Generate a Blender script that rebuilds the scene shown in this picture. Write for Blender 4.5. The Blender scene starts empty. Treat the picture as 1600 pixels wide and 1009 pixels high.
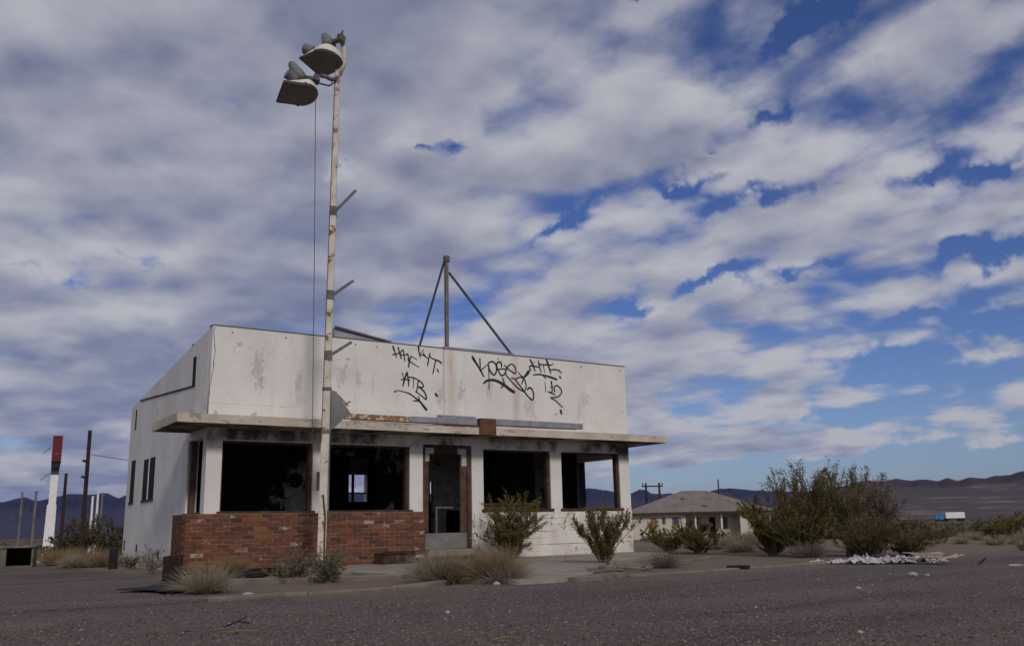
import bpy, bmesh, math, random
from mathutils import Vector, Matrix, noise as mnoise
R = math.radians
random.seed(7)
scene = bpy.context.scene
COL = scene.collection

# ------------------------------------------------------------------ camera
EYE = 0.65
cam_data = bpy.data.cameras.new('camera')
cam_data.sensor_width = 36.0
cam_data.lens = 32.0
cam_data.clip_start = 0.05
cam_data.clip_end = 60000.0
cam = bpy.data.objects.new('camera', cam_data)
COL.objects.link(cam)
cam.location = (0.0, 0.0, EYE)
PITCH, ROLL = 0.2209, 0.0224
_fw = Vector((0, math.cos(PITCH), math.sin(PITCH)))
_up0 = Vector((0, -math.sin(PITCH), math.cos(PITCH)))
_rt0 = Vector((1, 0, 0))
_rt = _rt0 * math.cos(ROLL) - _up0 * math.sin(ROLL)
_up = _up0 * math.cos(ROLL) + _rt0 * math.sin(ROLL)
m = Matrix((( _rt.x, _up.x, -_fw.x, 0), (_rt.y, _up.y, -_fw.y, 0), (_rt.z, _up.z, -_fw.z, EYE), (0, 0, 0, 1)))
cam.matrix_world = m
scene.camera = cam

# ------------------------------------------------------------------ view / render
scene.view_settings.view_transform = 'Standard'
scene.view_settings.look = 'None'
scene.view_settings.exposure = 0.10
scene.view_settings.gamma = 1.0
scene.view_settings.use_curve_mapping = False
scene.cycles.max_bounces = 6
scene.cycles.transparent_max_bounces = 8
scene.cycles.volume_bounces = 0
scene.cycles.use_denoising = True

# ------------------------------------------------------------------ node helper
class V:
    """a socket (or number) that can be combined with + - * / into Math nodes"""
    def __init__(self, nt, s): self.nt, self.s = nt, s
    def _op(self, op, *others):
        n = self.nt.nodes.new('ShaderNodeMath'); n.operation = op
        for i, o in enumerate((self,) + others):
            if isinstance(o, V): self.nt.links.new(o.s, n.inputs[i])
            else: n.inputs[i].default_value = o
        return V(self.nt, n.outputs[0])
    def __add__(self, o): return self._op('ADD', o)
    __radd__ = __add__
    def __sub__(self, o): return self._op('SUBTRACT', o)
    def __mul__(self, o): return self._op('MULTIPLY', o)
    __rmul__ = __mul__
    def __truediv__(self, o): return self._op('DIVIDE', o)
    def mx(self, o): return self._op('MAXIMUM', o)
    def mn(self, o): return self._op('MINIMUM', o)
    def pw(self, o): return self._op('POWER', o)
    def atan2(self, o): return self._op('ARCTAN2', o)
    def asin(self): return self._op('ARCSINE')
    def abs(self): return self._op('ABSOLUTE')
    def inv(self): return V(self.nt, None)._rsub(self)
    def ramp(self, a, b, lo=0.0, hi=1.0, smooth=True):
        n = self.nt.nodes.new('ShaderNodeMapRange')
        n.interpolation_type = 'SMOOTHSTEP' if smooth else 'LINEAR'
        self.nt.links.new(self.s, n.inputs[0])
        for i, val in ((1, a), (2, b), (3, lo), (4, hi)): n.inputs[i].default_value = val
        return V(self.nt, n.outputs[0])

def one_minus(v):
    n = v.nt.nodes.new('ShaderNodeMath'); n.operation = 'SUBTRACT'
    n.inputs[0].default_value = 1.0; v.nt.links.new(v.s, n.inputs[1])
    return V(v.nt, n.outputs[0])

def comb(nt, x, y, z=0.0):
    n = nt.nodes.new('ShaderNodeCombineXYZ')
    for i, o in enumerate((x, y, z)):
        if isinstance(o, V): nt.links.new(o.s, n.inputs[i])
        else: n.inputs[i].default_value = o
    return n.outputs[0]

def noise(nt, vec, scale, detail=4.0, rough=0.55, dist=0.0, dim='3D', w=None, color=False):
    n = nt.nodes.new('ShaderNodeTexNoise'); n.noise_dimensions = dim
    if vec is not None: nt.links.new(vec, n.inputs['Vector'])
    n.inputs['Scale'].default_value = scale
    n.inputs['Detail'].default_value = detail
    n.inputs['Roughness'].default_value = rough
    n.inputs['Distortion'].default_value = dist
    if w is not None: n.inputs['W'].default_value = w
    return n.outputs['Color'] if color else V(nt, n.outputs['Fac'])

def mixc(nt, fac, a, b, blend='MIX'):
    n = nt.nodes.new('ShaderNodeMix'); n.data_type = 'RGBA'; n.blend_type = blend; n.clamp_factor = True
    if isinstance(fac, V): nt.links.new(fac.s, n.inputs[0])
    else: n.inputs[0].default_value = fac
    for i, o in ((6, a), (7, b)):
        if isinstance(o, (tuple, list)): n.inputs[i].default_value = (o[0], o[1], o[2], 1)
        else: nt.links.new(o, n.inputs[i])
    return n.outputs[2]

# ------------------------------------------------------------------ sky
SUN_EL, SUN_AZ = R(33.0), R(158.0)          # azimuth clockwise from +Y: behind the camera, to its right
world = bpy.data.worlds.new('World'); scene.world = world
world.use_nodes = True
wt = world.node_tree
for n_ in list(wt.nodes): wt.nodes.remove(n_)
wout = wt.nodes.new('ShaderNodeOutputWorld')
wbg = wt.nodes.new('ShaderNodeBackground')
wt.links.new(wbg.outputs[0], wout.inputs[0])
wbg.inputs[1].default_value = 0.079
sky = wt.nodes.new('ShaderNodeTexSky')
sky.sky_type = 'NISHITA'; sky.sun_disc = False
sky.sun_elevation = SUN_EL; sky.sun_rotation = SUN_AZ
sky.altitude = 300.0; sky.air_density = 1.0; sky.dust_density = 0.6; sky.ozone_density = 2.5
tc = wt.nodes.new('ShaderNodeTexCoord')
sep = wt.nodes.new('ShaderNodeSeparateXYZ'); wt.links.new(tc.outputs['Generated'], sep.inputs[0])
dx, dy, dz = (V(wt, sep.outputs[i]) for i in range(3))
az = dx.atan2(dy) * 57.29578
el = dz.asin() * 57.29578
wob = noise(wt, tc.outputs['Generated'], 14.0, 4.0, 0.6, 0.0, '3D', None, True)
wos = wt.nodes.new('ShaderNodeSeparateXYZ'); wt.links.new(wob, wos.inputs[0])
azel = comb(wt, az + (V(wt, wos.outputs[0]) - 0.5) * 9.0, el + (V(wt, wos.outputs[1]) - 0.5) * 5.0)

# thin and thick places of the cloud deck: azimuth, elevation, half sizes (degrees), tilt, amount (minus = opening)
DECK = [(20.7, 29.1, 4.6, 1.7, 16.0, -0.63),
        (-10.8, 22.2, 1.9, 1.5, 1.0, -0.48),
        (-6.6, 23.9, 4.1, 1.4, 11.0, -0.41),
        (-3.4, 23.8, 5.4, 2.1, 7.0, -0.41),
        (-18.4, 25.1, 3.3, 1.9, 1.0, -0.18),
        (-23.0, 16.1, 4.3, 1.4, -9.0, -0.28),
        (-27.4, 14.6, 4.7, 1.3, 6.0, -0.28),
        (3.5, 18.7, 6.0, 1.1, 28.0, -0.39),
        (11.1, 20.4, 3.6, 0.8, 1.0, -0.34),
        (16.3, 19.3, 6.0, 0.9, 9.0, -0.34),
        (25.3, 19.4, 6.4, 1.3, 13.0, -0.34),
        (29.3, 19.3, 3.6, 1.1, 11.0, -0.39),
        (28.5, 14.7, 4.7, 1.0, 9.0, -0.52),
        (18.3, 15.4, 3.5, 0.8, 11.0, -0.34),
        (12.8, 14.5, 5.5, 0.8, 9.0, -0.39),
        (7.8, 13.4, 3.5, 1.2, 15.0, -0.44),
        (25.1, 11.6, 5.8, 0.9, 4.0, -0.39),
        (29.0, 10.7, 3.5, 1.9, 1.0, -0.44),
        (22.8, 9.1, 5.0, 1.4, 1.0, -0.46),
        (28.3, 8.1, 4.2, 1.4, 1.0, -0.34),
        (17.4, 6.1, 14.5, 1.7, 1.0, -0.3),
        (20.3, 2.4, 21.2, 3.2, 1.0, -1.15),
        (24.7, 7.9, 10.7, 4.9, 1.0, -0.28),
        (27.8, 4.0, 7.6, 1.5, 1.0, -0.34),
        (7.6, 31.5, 3.1, 0.6, 1.0, -0.34),
        (17.1, 23.8, 1.7, 0.9, 31.0, -0.23),
        (13.0, 22.6, 1.2, 0.8, 1.0, -0.23),
        (-27.8, 23.4, 21.5, 12.5, 1.0, 0.29),
        (2.4, 22.3, 8.2, 2.7, 1.0, 0.15),
        (-4.0, 29.3, 21.7, 4.5, 1.0, 0.14),
        (4.2, 13.9, 12.9, 3.4, 9.0, 0.11),
        (21.7, 19.0, 10.4, 2.3, 13.0, 0.08),
        (14.5, 17.2, 16.6, 2.3, 13.0, 0.11),
        (-23.8, 7.1, 16.0, 6.4, 1.0, 0.24),
        (-26.1, 2.8, 11.4, 2.3, 1.0, 0.21),
        (4.0, 10.3, 16.2, 4.5, 6.0, 0.14),
        (27.7, 23.8, 13.7, 5.7, 9.0, 0.29),
        (27.8, 26.9, 7.2, 3.4, 1.0, 0.32),
        (29.4, 16.7, 7.9, 1.9, 11.0, 0.24),
        (11.4, 23.5, 9.1, 2.3, 21.0, 0.18),
        (12.3, 21.8, 4.9, 1.7, 16.0, 0.42),
        (9.0, 26.2, 8.4, 3.4, 1.0, 0.07),
        (26.3, 13.2, 9.3, 1.1, 7.0, 0.15),
        (28.5, 9.3, 3.8, 0.8, 5.0, 0.13),
        (21.6, 11.5, 5.4, 1.0, 9.0, 0.14),
        (11.4, 11.6, 10.0, 2.3, 9.0, 0.08)]
ctrl = None
for a0, e0, ra, re, tilt, amt in DECK:
    mp = wt.nodes.new('ShaderNodeMapping'); mp.vector_type = 'TEXTURE'
    wt.links.new(azel, mp.inputs['Vector'])
    mp.inputs['Location'].default_value = (a0, e0, 0)
    mp.inputs['Rotation'].default_value = (0, 0, R(tilt))
    mp.inputs['Scale'].default_value = (ra, re, 1)
    gr = wt.nodes.new('ShaderNodeTexGradient'); gr.gradient_type = 'QUADRATIC_SPHERE'
    wt.links.new(mp.outputs[0], gr.inputs[0])
    t_ = V(wt, gr.outputs['Fac']) * amt
    ctrl = t_ if ctrl is None else ctrl + t_

warp = noise(wt, tc.outputs['Generated'], 9.0, 4.0, 0.6, 0.0, '3D', None, True)
wsep = wt.nodes.new('ShaderNodeSeparateXYZ'); wt.links.new(warp, wsep.inputs[0])
wx = V(wt, wsep.outputs[0]) - 0.5; wy = V(wt, wsep.outputs[1]) - 0.5

def cloud_density(k, oz):
    """fractal cloud deck seen in perspective; k < 1 looks a little nearer to the sun"""
    inv_h = (dz.mx(0.0) + 0.15)
    gx = (dx + wx * 0.035) / inv_h * k; gy = (dy + wy * 0.03) / inv_h * k
    along = gx * -0.60 + gy * 0.80
    across = gx * 0.80 + gy * 0.60
    v1 = comb(wt, along * 0.42, across, 0)
    v2 = comb(wt, along * 0.9, across, 0)
    big = noise(wt, v1, 1.0, 2.0, 0.5, 0.0, '2D')
    mid = noise(wt, v2, 2.5, 8.0, 0.53, 0.0, '2D')
    puff = wt.nodes.new('ShaderNodeTexVoronoi'); puff.feature = 'F1'; puff.voronoi_dimensions = '2D'
    wt.links.new(v2, puff.inputs['Vector']); puff.inputs['Scale'].default_value = 4.6
    puff.inputs['Detail'].default_value = 1.0; puff.inputs['Roughness'].default_value = 0.45; puff.inputs['Lacunarity'].default_value = 2.3
    puff.normalize = True
    pf = V(wt, puff.outputs['Distance'])
    return big * 1.05 + mid * 0.90 - pf * 0.47
d0 = cloud_density(1.0, 0) + ctrl - 0.585
d1 = cloud_density(0.93, 0) + ctrl - 0.585
cover = d0.ramp(-0.12, 0.18)
relief = (d0.mn(0.5) - d1.mn(0.5))
lit = (relief * 2.05 + 0.80 - d0.mx(0.0) * 1.1)
lit = lit.ramp(0.0, 1.0, 0.0, 1.0, False)
shade_col = mixc(wt, el.ramp(0.0, 30.0), (2.05, 2.5, 4.1), (1.75, 2.0, 3.2))
cloud_col = mixc(wt, lit, shade_col, (5.6, 5.65, 6.2))
tint = mixc(wt, el.ramp(2.0, 16.0), (0.60, 0.665, 0.88), (0.43, 0.52, 0.86))
clear = mixc(wt, 1.0, sky.outputs[0], tint, 'MULTIPLY')
skycol = mixc(wt, cover, clear, cloud_col)
wt.links.new(skycol, wbg.inputs[0])
world.cycles.sampling_method = 'MANUAL'
world.cycles.sample_map_resolution = 256

# ------------------------------------------------------------------ sun (veiled by the cloud)
sun_data = bpy.data.lights.new('sun', 'SUN')
sun_data.energy = 1.5; sun_data.angle = R(10.0); sun_data.color = (1.0, 0.92, 0.84)
sun_ob = bpy.data.objects.new('sun', sun_data); COL.objects.link(sun_ob)
to_sun = Vector((math.sin(SUN_AZ) * math.cos(SUN_EL), math.cos(SUN_AZ) * math.cos(SUN_EL), math.sin(SUN_EL)))
sun_ob.rotation_euler = to_sun.to_track_quat('Z', 'Y').to_euler()
sun_ob.location = (20, -40, 40)

# ------------------------------------------------------------------ mesh helpers
class MB:
    """collects shapes, then links them as ONE mesh object"""
    def __init__(self): self.v, self.f = [], []
    def add(self, vs, fs):
        o = len(self.v); self.v += [tuple(p) for p in vs]; self.f += [tuple(i + o for i in q) for q in fs]; return self
    def box(self, x0, x1, y0, y1, z0, z1):
        return self.add([(x0,y0,z0),(x1,y0,z0),(x1,y1,z0),(x0,y1,z0),(x0,y0,z1),(x1,y0,z1),(x1,y1,z1),(x0,y1,z1)],
                        [(0,3,2,1),(4,5,6,7),(0,1,5,4),(1,2,6,5),(2,3,7,6),(3,0,4,7)])
    def bar(self, p, q, w, h, up=(0,0,1)):
        p, q = Vector(p), Vector(q); d = (q - p).normalized(); u = Vector(up)
        s = d.cross(u)
        if s.length < 1e-4: s = d.cross(Vector((0,1,0)))
        s.normalize(); t = s.cross(d).normalized()
        vs = []
        for c in (p, q):
            for a, b in ((-1,-1),(1,-1),(1,1),(-1,1)): vs.append(c + s * (a * w / 2) + t * (b * h / 2))
        return self.add(vs, [(0,1,2,3),(7,6,5,4),(0,4,5,1),(1,5,6,2),(2,6,7,3),(3,7,4,0)])
    def tube(self, pts, rad, n=8, caps=True):
        pts = [Vector(p) for p in pts]; N = len(pts)
        rs = rad if isinstance(rad, (list, tuple)) else [rad] * N
        vs, fs = [], []; ref = Vector((0.31, 0.17, 0.93))
        for i, p in enumerate(pts):
            d = (pts[min(i + 1, N - 1)] - pts[max(i - 1, 0)])
            d = d.normalized() if d.length > 1e-9 else Vector((0, 0, 1))
            s = d.cross(ref)
            if s.length < 1e-3: s = d.cross(Vector((1, 0, 0)))
            s.normalize(); t = d.cross(s)
            for k in range(n):
                a = 2 * math.pi * k / n; vs.append(p + (s * math.cos(a) + t * math.sin(a)) * rs[i])
        for i in range(N - 1):
            for k in range(n):
                a, b = i * n + k, i * n + (k + 1) % n; fs.append((a, b, b + n, a + n))
        if caps: fs.append(tuple(range(n - 1, -1, -1))); fs.append(tuple(range((N - 1) * n, N * n)))
        return self.add(vs, fs)
    def ring(self, profile, n=16, c=(0,0,0)):
        vs, fs = [], []
        for r, z in profile:
            for k in range(n):
                a = 2 * math.pi * k / n; vs.append((c[0] + r * math.cos(a), c[1] + r * math.sin(a), c[2] + z))
        for i in range(len(profile) - 1):
            for k in range(n):
                a, b = i * n + k, i * n + (k + 1) % n; fs.append((a, b, b + n, a + n))
        fs.append(tuple(range(n - 1, -1, -1))); fs.append(tuple(range((len(profile) - 1) * n, len(profile) * n)))
        return self.add(vs, fs)
    def prism(self, poly, z0, z1):
        n = len(poly)
        return self.add([(x, y, z0) for x, y in poly] + [(x, y, z1) for x, y in poly],
                        [tuple(range(n - 1, -1, -1)), tuple(range(n, 2 * n))] + [(i, (i + 1) % n, (i + 1) % n + n, i + n) for i in range(n)])
    def mesh(self, name):
        me = bpy.data.meshes.new(name); me.from_pydata(self.v, [], self.f); me.update(); return me
    def build(self, name, mat, parent=None, bevel=0.0, smooth=False):
        me = self.mesh(name)
        if mat is not None: me.materials.append(mat)
        if smooth:
            for p in me.polygons: p.use_smooth = True
        o = bpy.data.objects.new(name, me); COL.objects.link(o); o.parent = parent
        if bevel:
            b = o.modifiers.new('bevel', 'BEVEL'); b.width = bevel; b.segments = 1; b.limit_method = 'ANGLE'
        return o

def tag(o, label=None, cat=None, group=None, kind=None):
    if label: o['label'] = label
    if cat: o['category'] = cat
    if group: o['group'] = group
    if kind: o['kind'] = kind
    return o

def thing(name, loc, label, cat, rz=0.0, group=None):
    e = bpy.data.objects.new(name, None); COL.objects.link(e)
    e.location = loc; e.rotation_euler = (0, 0, rz); e.empty_display_size = 0.2
    return tag(e, label, cat, group)

def copy_tree(src, loc, rz, label, scale=1.0):
    """a thing with copies of its parts and sub-parts (mesh data shared)"""
    r = src.copy(); COL.objects.link(r); r.location = loc; r.rotation_euler = (0, 0, rz); r.scale = (scale,) * 3
    r['label'] = label
    for ch in list(src.children):
        c = ch.copy(); COL.objects.link(c); c.parent = r
        for g in list(ch.children):
            d = g.copy(); COL.objects.link(d); d.parent = c
    return r

# ------------------------------------------------------------------ materials
def new_mat(name, rough=0.85, metal=0.0, spec=0.3):
    mt = bpy.data.materials.new(name); mt.use_nodes = True
    nt = mt.node_tree; bs = nt.nodes['Principled BSDF']
    bs.inputs['Roughness'].default_value = rough; bs.inputs['Metallic'].default_value = metal
    bs.inputs['Specular IOR Level'].default_value = spec
    return mt, nt, bs

def obj_xyz(nt, which='Object'):
    t = nt.nodes.new('ShaderNodeTexCoord'); s = nt.nodes.new('ShaderNodeSeparateXYZ')
    nt.links.new(t.outputs[which], s.inputs[0])
    return t.outputs[which], V(nt, s.outputs[0]), V(nt, s.outputs[1]), V(nt, s.outputs[2])

def bump(nt, bs, h, strength=0.3, dist=0.01):
    b = nt.nodes.new('ShaderNodeBump'); b.inputs['Strength'].default_value = strength; b.inputs['Distance'].default_value = dist
    nt.links.new(h.s, b.inputs['Height']); nt.links.new(b.outputs[0], bs.inputs['Normal'])

def blob(nt, vec, x, z, rx, rz, tilt=0.0):
    """soft patch on a wall in its own x/z"""
    mp = nt.nodes.new('ShaderNodeMapping'); mp.vector_type = 'TEXTURE'; nt.links.new(vec, mp.inputs[0])
    mp.inputs['Location'].default_value = (x, 0, z); mp.inputs['Scale'].default_value = (rx, 1000.0, rz)
    mp.inputs['Rotation'].default_value = (0, R(tilt), 0)
    g = nt.nodes.new('ShaderNodeTexGradient'); g.gradient_type = 'SPHERICAL'; nt.links.new(mp.outputs[0], g.inputs[0])
    return V(nt, g.outputs['Fac'])

def simple(name, c1, c2, rough=0.8, scale=6.0, metal=0.0, c3=None, t3=0.62, bmp=0.2, spec=0.3, detail=6.0):
    """two-tone weathered surface; c3 is a third colour that breaks through in patches (rust, bare metal)"""
    mt, nt, bs = new_mat(name, rough, metal, spec)
    vec, x, y, z = obj_xyz(nt)
    n1 = noise(nt, vec, scale, detail, 0.6)
    col = mixc(nt, n1.ramp(0.3, 0.7), c1, c2)
    if c3:
        n2 = noise(nt, vec, scale * 1.7, 8.0, 0.65, 0.4)
        col = mixc(nt, n2.ramp(t3, t3 + 0.06), col, c3)
    nt.links.new(col, bs.inputs['Base Color'])
    if bmp: bump(nt, bs, noise(nt, vec, scale * 5, 5.0, 0.6), bmp, 0.01)
    return mt

def make_stucco(name, facade):
    mt, nt, bs = new_mat(name, 0.9, 0.0, 0.2)
    vec, x, y, z = obj_xyz(nt)
    big = noise(nt, vec, 0.9, 5.0, 0.6)
    fine = noise(nt, vec, 7.0, 8.0, 0.65)
    col = mixc(nt, big.ramp(0.3, 0.7), (0.645, 0.62, 0.58), (0.75, 0.732, 0.695))
    col = mixc(nt, fine.ramp(0.52, 0.8, 0.0, 0.35), col, (0.48, 0.42, 0.36))
    streak_v = comb(nt, x * 3.1, y * 3.1, z * 0.5)
    streak = noise(nt, streak_v, 1.0, 8.0, 0.68, 0.6)
    col = mixc(nt, streak.ramp(0.50, 0.80, 0.0, 0.42), col, (0.40, 0.34, 0.29))
    # bare grey render where the paint has come off
    chips = noise(nt, vec, 3.2, 10.0, 0.68, 0.3)
    col = mixc(nt, chips.ramp(0.63, 0.66, 0.0, 0.7), col, (0.36, 0.335, 0.31))
    if facade:
        ragged = noise(nt, vec, 9.0, 6.0, 0.7)
        lines = noise(nt, comb(nt, x * 9.0, y, z * 4.0), 2.0, 9.0, 0.75)
        # ghosts of the old sign letters
        for bx_, bz_, brx, brz, tl, amt in ((0.83, 3.62, 0.16, 0.48, 2, 0.9), (0.90, 3.33, 0.12, 0.28, 5, 1.0), (1.62, 3.38, 0.11, 0.42, 6, 0.8),
                (1.66, 3.05, 0.14, 0.2, 0, 0.55), (2.48, 3.55, 0.14, 0.34, 12, 0.75), (2.82, 3.5, 0.10, 0.36, -8, 0.7), (3.12, 3.4, 0.07, 0.35, 3, 0.5),
                (4.62, 3.25, 0.12, 0.36, 4, 0.8), (5.10, 3.42, 0.09, 0.5, 4, 0.75), (5.82, 3.5, 0.10, 0.4, 4, 0.7), (6.85, 3.2, 0.22, 0.28, 0, 0.7),
                (8.35, 3.45, 0.24, 0.3, 0, 0.65), (8.2, 3.15, 0.1, 0.35, 8, 0.5)):
            pm = (blob(nt, vec, bx_, bz_, brx * 1.5, brz * 1.2, tl) * 0.34 + lines).ramp(0.665, 0.75, 0.0, amt * 0.58)
            col = mixc(nt, pm, col, (0.34, 0.32, 0.31))
        # rust washed down from the mast feet and the coping
        for rx_, w_, amt in ((4.90, 0.16, 0.55), (6.50, 0.14, 0.5), (4.70, 0.03, 0.5)):
            near = one_minus(((x - rx_).abs() / w_).mn(1.0))
            rm = near * streak.ramp(0.3, 0.65) * z.ramp(2.6, 3.4, 0.45, 1.0)
            col = mixc(nt, rm * amt, col, (0.42, 0.25, 0.13))
    # soot licked out of the burnt windows, just under the canopy
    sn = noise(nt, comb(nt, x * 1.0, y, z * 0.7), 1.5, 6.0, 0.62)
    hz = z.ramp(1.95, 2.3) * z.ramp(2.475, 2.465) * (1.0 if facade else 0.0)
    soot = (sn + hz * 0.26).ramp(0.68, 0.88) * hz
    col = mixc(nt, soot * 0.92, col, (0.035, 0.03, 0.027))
    # splash dirt at the foot
    foot = noise(nt, vec, 4.0, 6.0, 0.6) * z.ramp(0.75, 0.05)
    col = mixc(nt, foot.ramp(0.25, 0.6, 0.0, 0.7), col, (0.27, 0.21, 0.16))
    nt.links.new(col, bs.inputs['Base Color'])
    bump(nt, bs, fine * 0.6 + noise(nt, vec, 60.0, 3.0, 0.6) * 0.4, 0.35, 0.008)
    return mt

M = {}
M['stucco_front'] = make_stucco('stucco_front', True)
M['stucco'] = make_stucco('stucco', False)
def make_canopy():
    mt, nt, bs = new_mat('canopy_paint', 0.9, 0.0, 0.2)
    vec, x, y, z = obj_xyz(nt)
    col = mixc(nt, noise(nt, vec, 2.0, 5.0).ramp(0.3, 0.7), (0.43, 0.365, 0.295), (0.57, 0.505, 0.425))
    ch = noise(nt, comb(nt, x * 2.2, y * 2.2, z * 5.0), 1.6, 9.0, 0.66, 0.3)
    col = mixc(nt, ch.ramp(0.57, 0.60), col, (0.30, 0.265, 0.23))
    ru = noise(nt, comb(nt, x * 1.5, y, z * 0.8), 1.4, 4.0)
    col = mixc(nt, ru.ramp(0.58, 0.72, 0.0, 0.7), col, (0.43, 0.26, 0.13))
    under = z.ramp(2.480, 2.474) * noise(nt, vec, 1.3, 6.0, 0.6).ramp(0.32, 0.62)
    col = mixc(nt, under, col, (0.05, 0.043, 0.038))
    nt.links.new(col, bs.inputs['Base Color']); bump(nt, bs, ch, 0.5, 0.01)
    return mt
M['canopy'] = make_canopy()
def make_brick():
    mt, nt, bs = new_mat('brick_clay', 0.92, 0.0, 0.2)
    vec, x, y, z = obj_xyz(nt)
    oi = nt.nodes.new('ShaderNodeObjectInfo'); rnd = V(nt, oi.outputs['Random'])
    off = comb(nt, x + rnd * 37.0, y, z)
    cr = nt.nodes.new('ShaderNodeValToRGB'); nt.links.new(rnd.s, cr.inputs[0])
    pts = [(0.0, (0.128, 0.043, 0.023)), (0.3, (0.192, 0.067, 0.032)), (0.5, (0.096, 0.039, 0.025)), (0.7, (0.235, 0.095, 0.042)), (0.88, (0.052, 0.030, 0.024)), (1.0, (0.155, 0.055, 0.029))]
    e = cr.color_ramp.elements; e[0].position, e[0].color = pts[0][0], pts[0][1] + (1,); e[1].position, e[1].color = pts[-1][0], pts[-1][1] + (1,)
    for p_, c_ in pts[1:-1]: k = e.new(p_); k.color = c_ + (1,)
    col = mixc(nt, noise(nt, off, 22.0, 6.0, 0.65).ramp(0.35, 0.75, 0.0, 0.55), cr.outputs[0], (0.12, 0.075, 0.06))
    wh = noise(nt, off, 11.0, 6.0, 0.6) * 0.5 + (rnd * 7.31)._op('FRACT').ramp(0.91, 1.0, 0.0, 0.26)
    col = mixc(nt, wh.ramp(0.41, 0.53, 0.0, 0.75), col, (0.46, 0.40, 0.36))
    nt.links.new(col, bs.inputs['Base Color']); bump(nt, bs, noise(nt, off, 60.0, 4.0, 0.7), 0.5, 0.006)
    return mt
M['brick'] = make_brick()
M['mortar'] = simple('mortar', (0.16, 0.112, 0.086), (0.26, 0.19, 0.15), 0.95, 14.0)
M['painted_brick'] = simple('painted_brick', (0.60, 0.55, 0.49), (0.76, 0.72, 0.66), 0.92, 2.6, 0, (0.30, 0.25, 0.21), 0.565, 0.6)
M['concrete'] = simple('concrete', (0.235, 0.20, 0.165), (0.325, 0.285, 0.24), 0.95, 1.6, 0, (0.16, 0.128, 0.10), 0.60, 0.4, 0.2)
M['kerb'] = simple('kerb_concrete', (0.135, 0.108, 0.086), (0.21, 0.172, 0.14), 0.95, 3.0, 0, (0.17, 0.135, 0.105), 0.58, 0.5, 0.2)
M['soot_wood'] = simple('scorched_wood', (0.030, 0.022, 0.016), (0.085, 0.050, 0.030), 0.9, 5.0, 0, (0.16, 0.085, 0.045), 0.60)
M['brown_frame'] = simple('weathered_brown_frame', (0.055, 0.032, 0.022), (0.115, 0.066, 0.042), 0.85, 6.0, 0, (0.34, 0.28, 0.23), 0.64)
M['dark_rust'] = simple('dark_rust', (0.016, 0.011, 0.008), (0.036, 0.021, 0.015), 0.9, 6.0)
M['rust'] = simple('rusty_steel', (0.085, 0.040, 0.024), (0.155, 0.072, 0.038), 0.9, 9.0, 0, (0.09, 0.05, 0.035), 0.58)
M['orange_rust'] = simple('orange_rust', (0.21, 0.10, 0.045), (0.34, 0.185, 0.09), 0.9, 5.0, 0, (0.50, 0.45, 0.38), 0.50)
M['sheet_metal'] = simple('dull_sheet_metal', (0.22, 0.23, 0.25), (0.33, 0.34, 0.37), 0.55, 5.0, 0.35, (0.26, 0.15, 0.085), 0.66)
M['old_metal'] = simple('old_dark_metal', (0.10, 0.095, 0.085), (0.19, 0.175, 0.15), 0.7, 7.0, 0.4, (0.14, 0.09, 0.055), 0.6)
M['steel_blue'] = simple('dark_steel_tube', (0.055, 0.06, 0.075), (0.10, 0.105, 0.12), 0.6, 8.0, 0.4)
M['pole_paint'] = simple('peeling_cream_paint', (0.50, 0.44, 0.35), (0.68, 0.64, 0.56), 0.78, 4.0, 0, (0.20, 0.10, 0.05), 0.565)
M['lamp_paint'] = simple('lamp_enamel', (0.62, 0.58, 0.50), (0.72, 0.69, 0.62), 0.6, 6.0, 0, (0.33, 0.22, 0.13), 0.70)
M['ballast'] = simple('grey_ballast_metal', (0.13, 0.135, 0.13), (0.22, 0.225, 0.22), 0.6, 6.0, 0.2)
M['lens'] = simple('dusty_lens', (0.16, 0.145, 0.12), (0.21, 0.19, 0.16), 0.5, 3.0)
M['grey_plastic'] = simple('faded_grey_panel', (0.15, 0.148, 0.147), (0.21, 0.205, 0.20), 0.7, 3.0)
M['black_paint'] = simple('black_spray_paint', (0.016, 0.015, 0.016), (0.03, 0.028, 0.028), 0.7, 12.0, 0, None, 0.6, 0)
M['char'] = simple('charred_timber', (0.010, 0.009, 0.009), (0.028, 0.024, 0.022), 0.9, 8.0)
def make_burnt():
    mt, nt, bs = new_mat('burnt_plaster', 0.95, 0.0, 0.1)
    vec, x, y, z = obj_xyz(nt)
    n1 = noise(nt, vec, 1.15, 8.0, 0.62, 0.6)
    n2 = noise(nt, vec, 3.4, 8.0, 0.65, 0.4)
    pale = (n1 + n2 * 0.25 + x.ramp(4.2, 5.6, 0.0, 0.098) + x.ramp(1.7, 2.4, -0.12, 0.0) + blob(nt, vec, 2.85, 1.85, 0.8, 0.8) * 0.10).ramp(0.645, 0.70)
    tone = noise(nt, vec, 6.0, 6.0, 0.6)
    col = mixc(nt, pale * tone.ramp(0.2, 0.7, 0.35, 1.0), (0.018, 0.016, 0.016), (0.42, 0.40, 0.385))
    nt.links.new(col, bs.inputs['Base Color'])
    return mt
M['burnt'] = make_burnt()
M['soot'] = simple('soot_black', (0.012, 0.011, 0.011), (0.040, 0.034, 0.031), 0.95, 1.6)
M['white_paint'] = simple('white_paint', (0.70, 0.69, 0.67), (0.80, 0.79, 0.77), 0.6, 3.0)
M['red_paint'] = simple('faded_red_paint', (0.10, 0.006, 0.011), (0.14, 0.011, 0.016), 0.6, 1.0)
M['teal_paint'] = simple('faded_teal_paint', (0.08, 0.17, 0.16), (0.12, 0.21, 0.20), 0.6, 1.0)
M['dark_paint'] = simple('dark_green_grey_paint', (0.035, 0.045, 0.05), (0.05, 0.06, 0.065), 0.7, 1.0)
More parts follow.
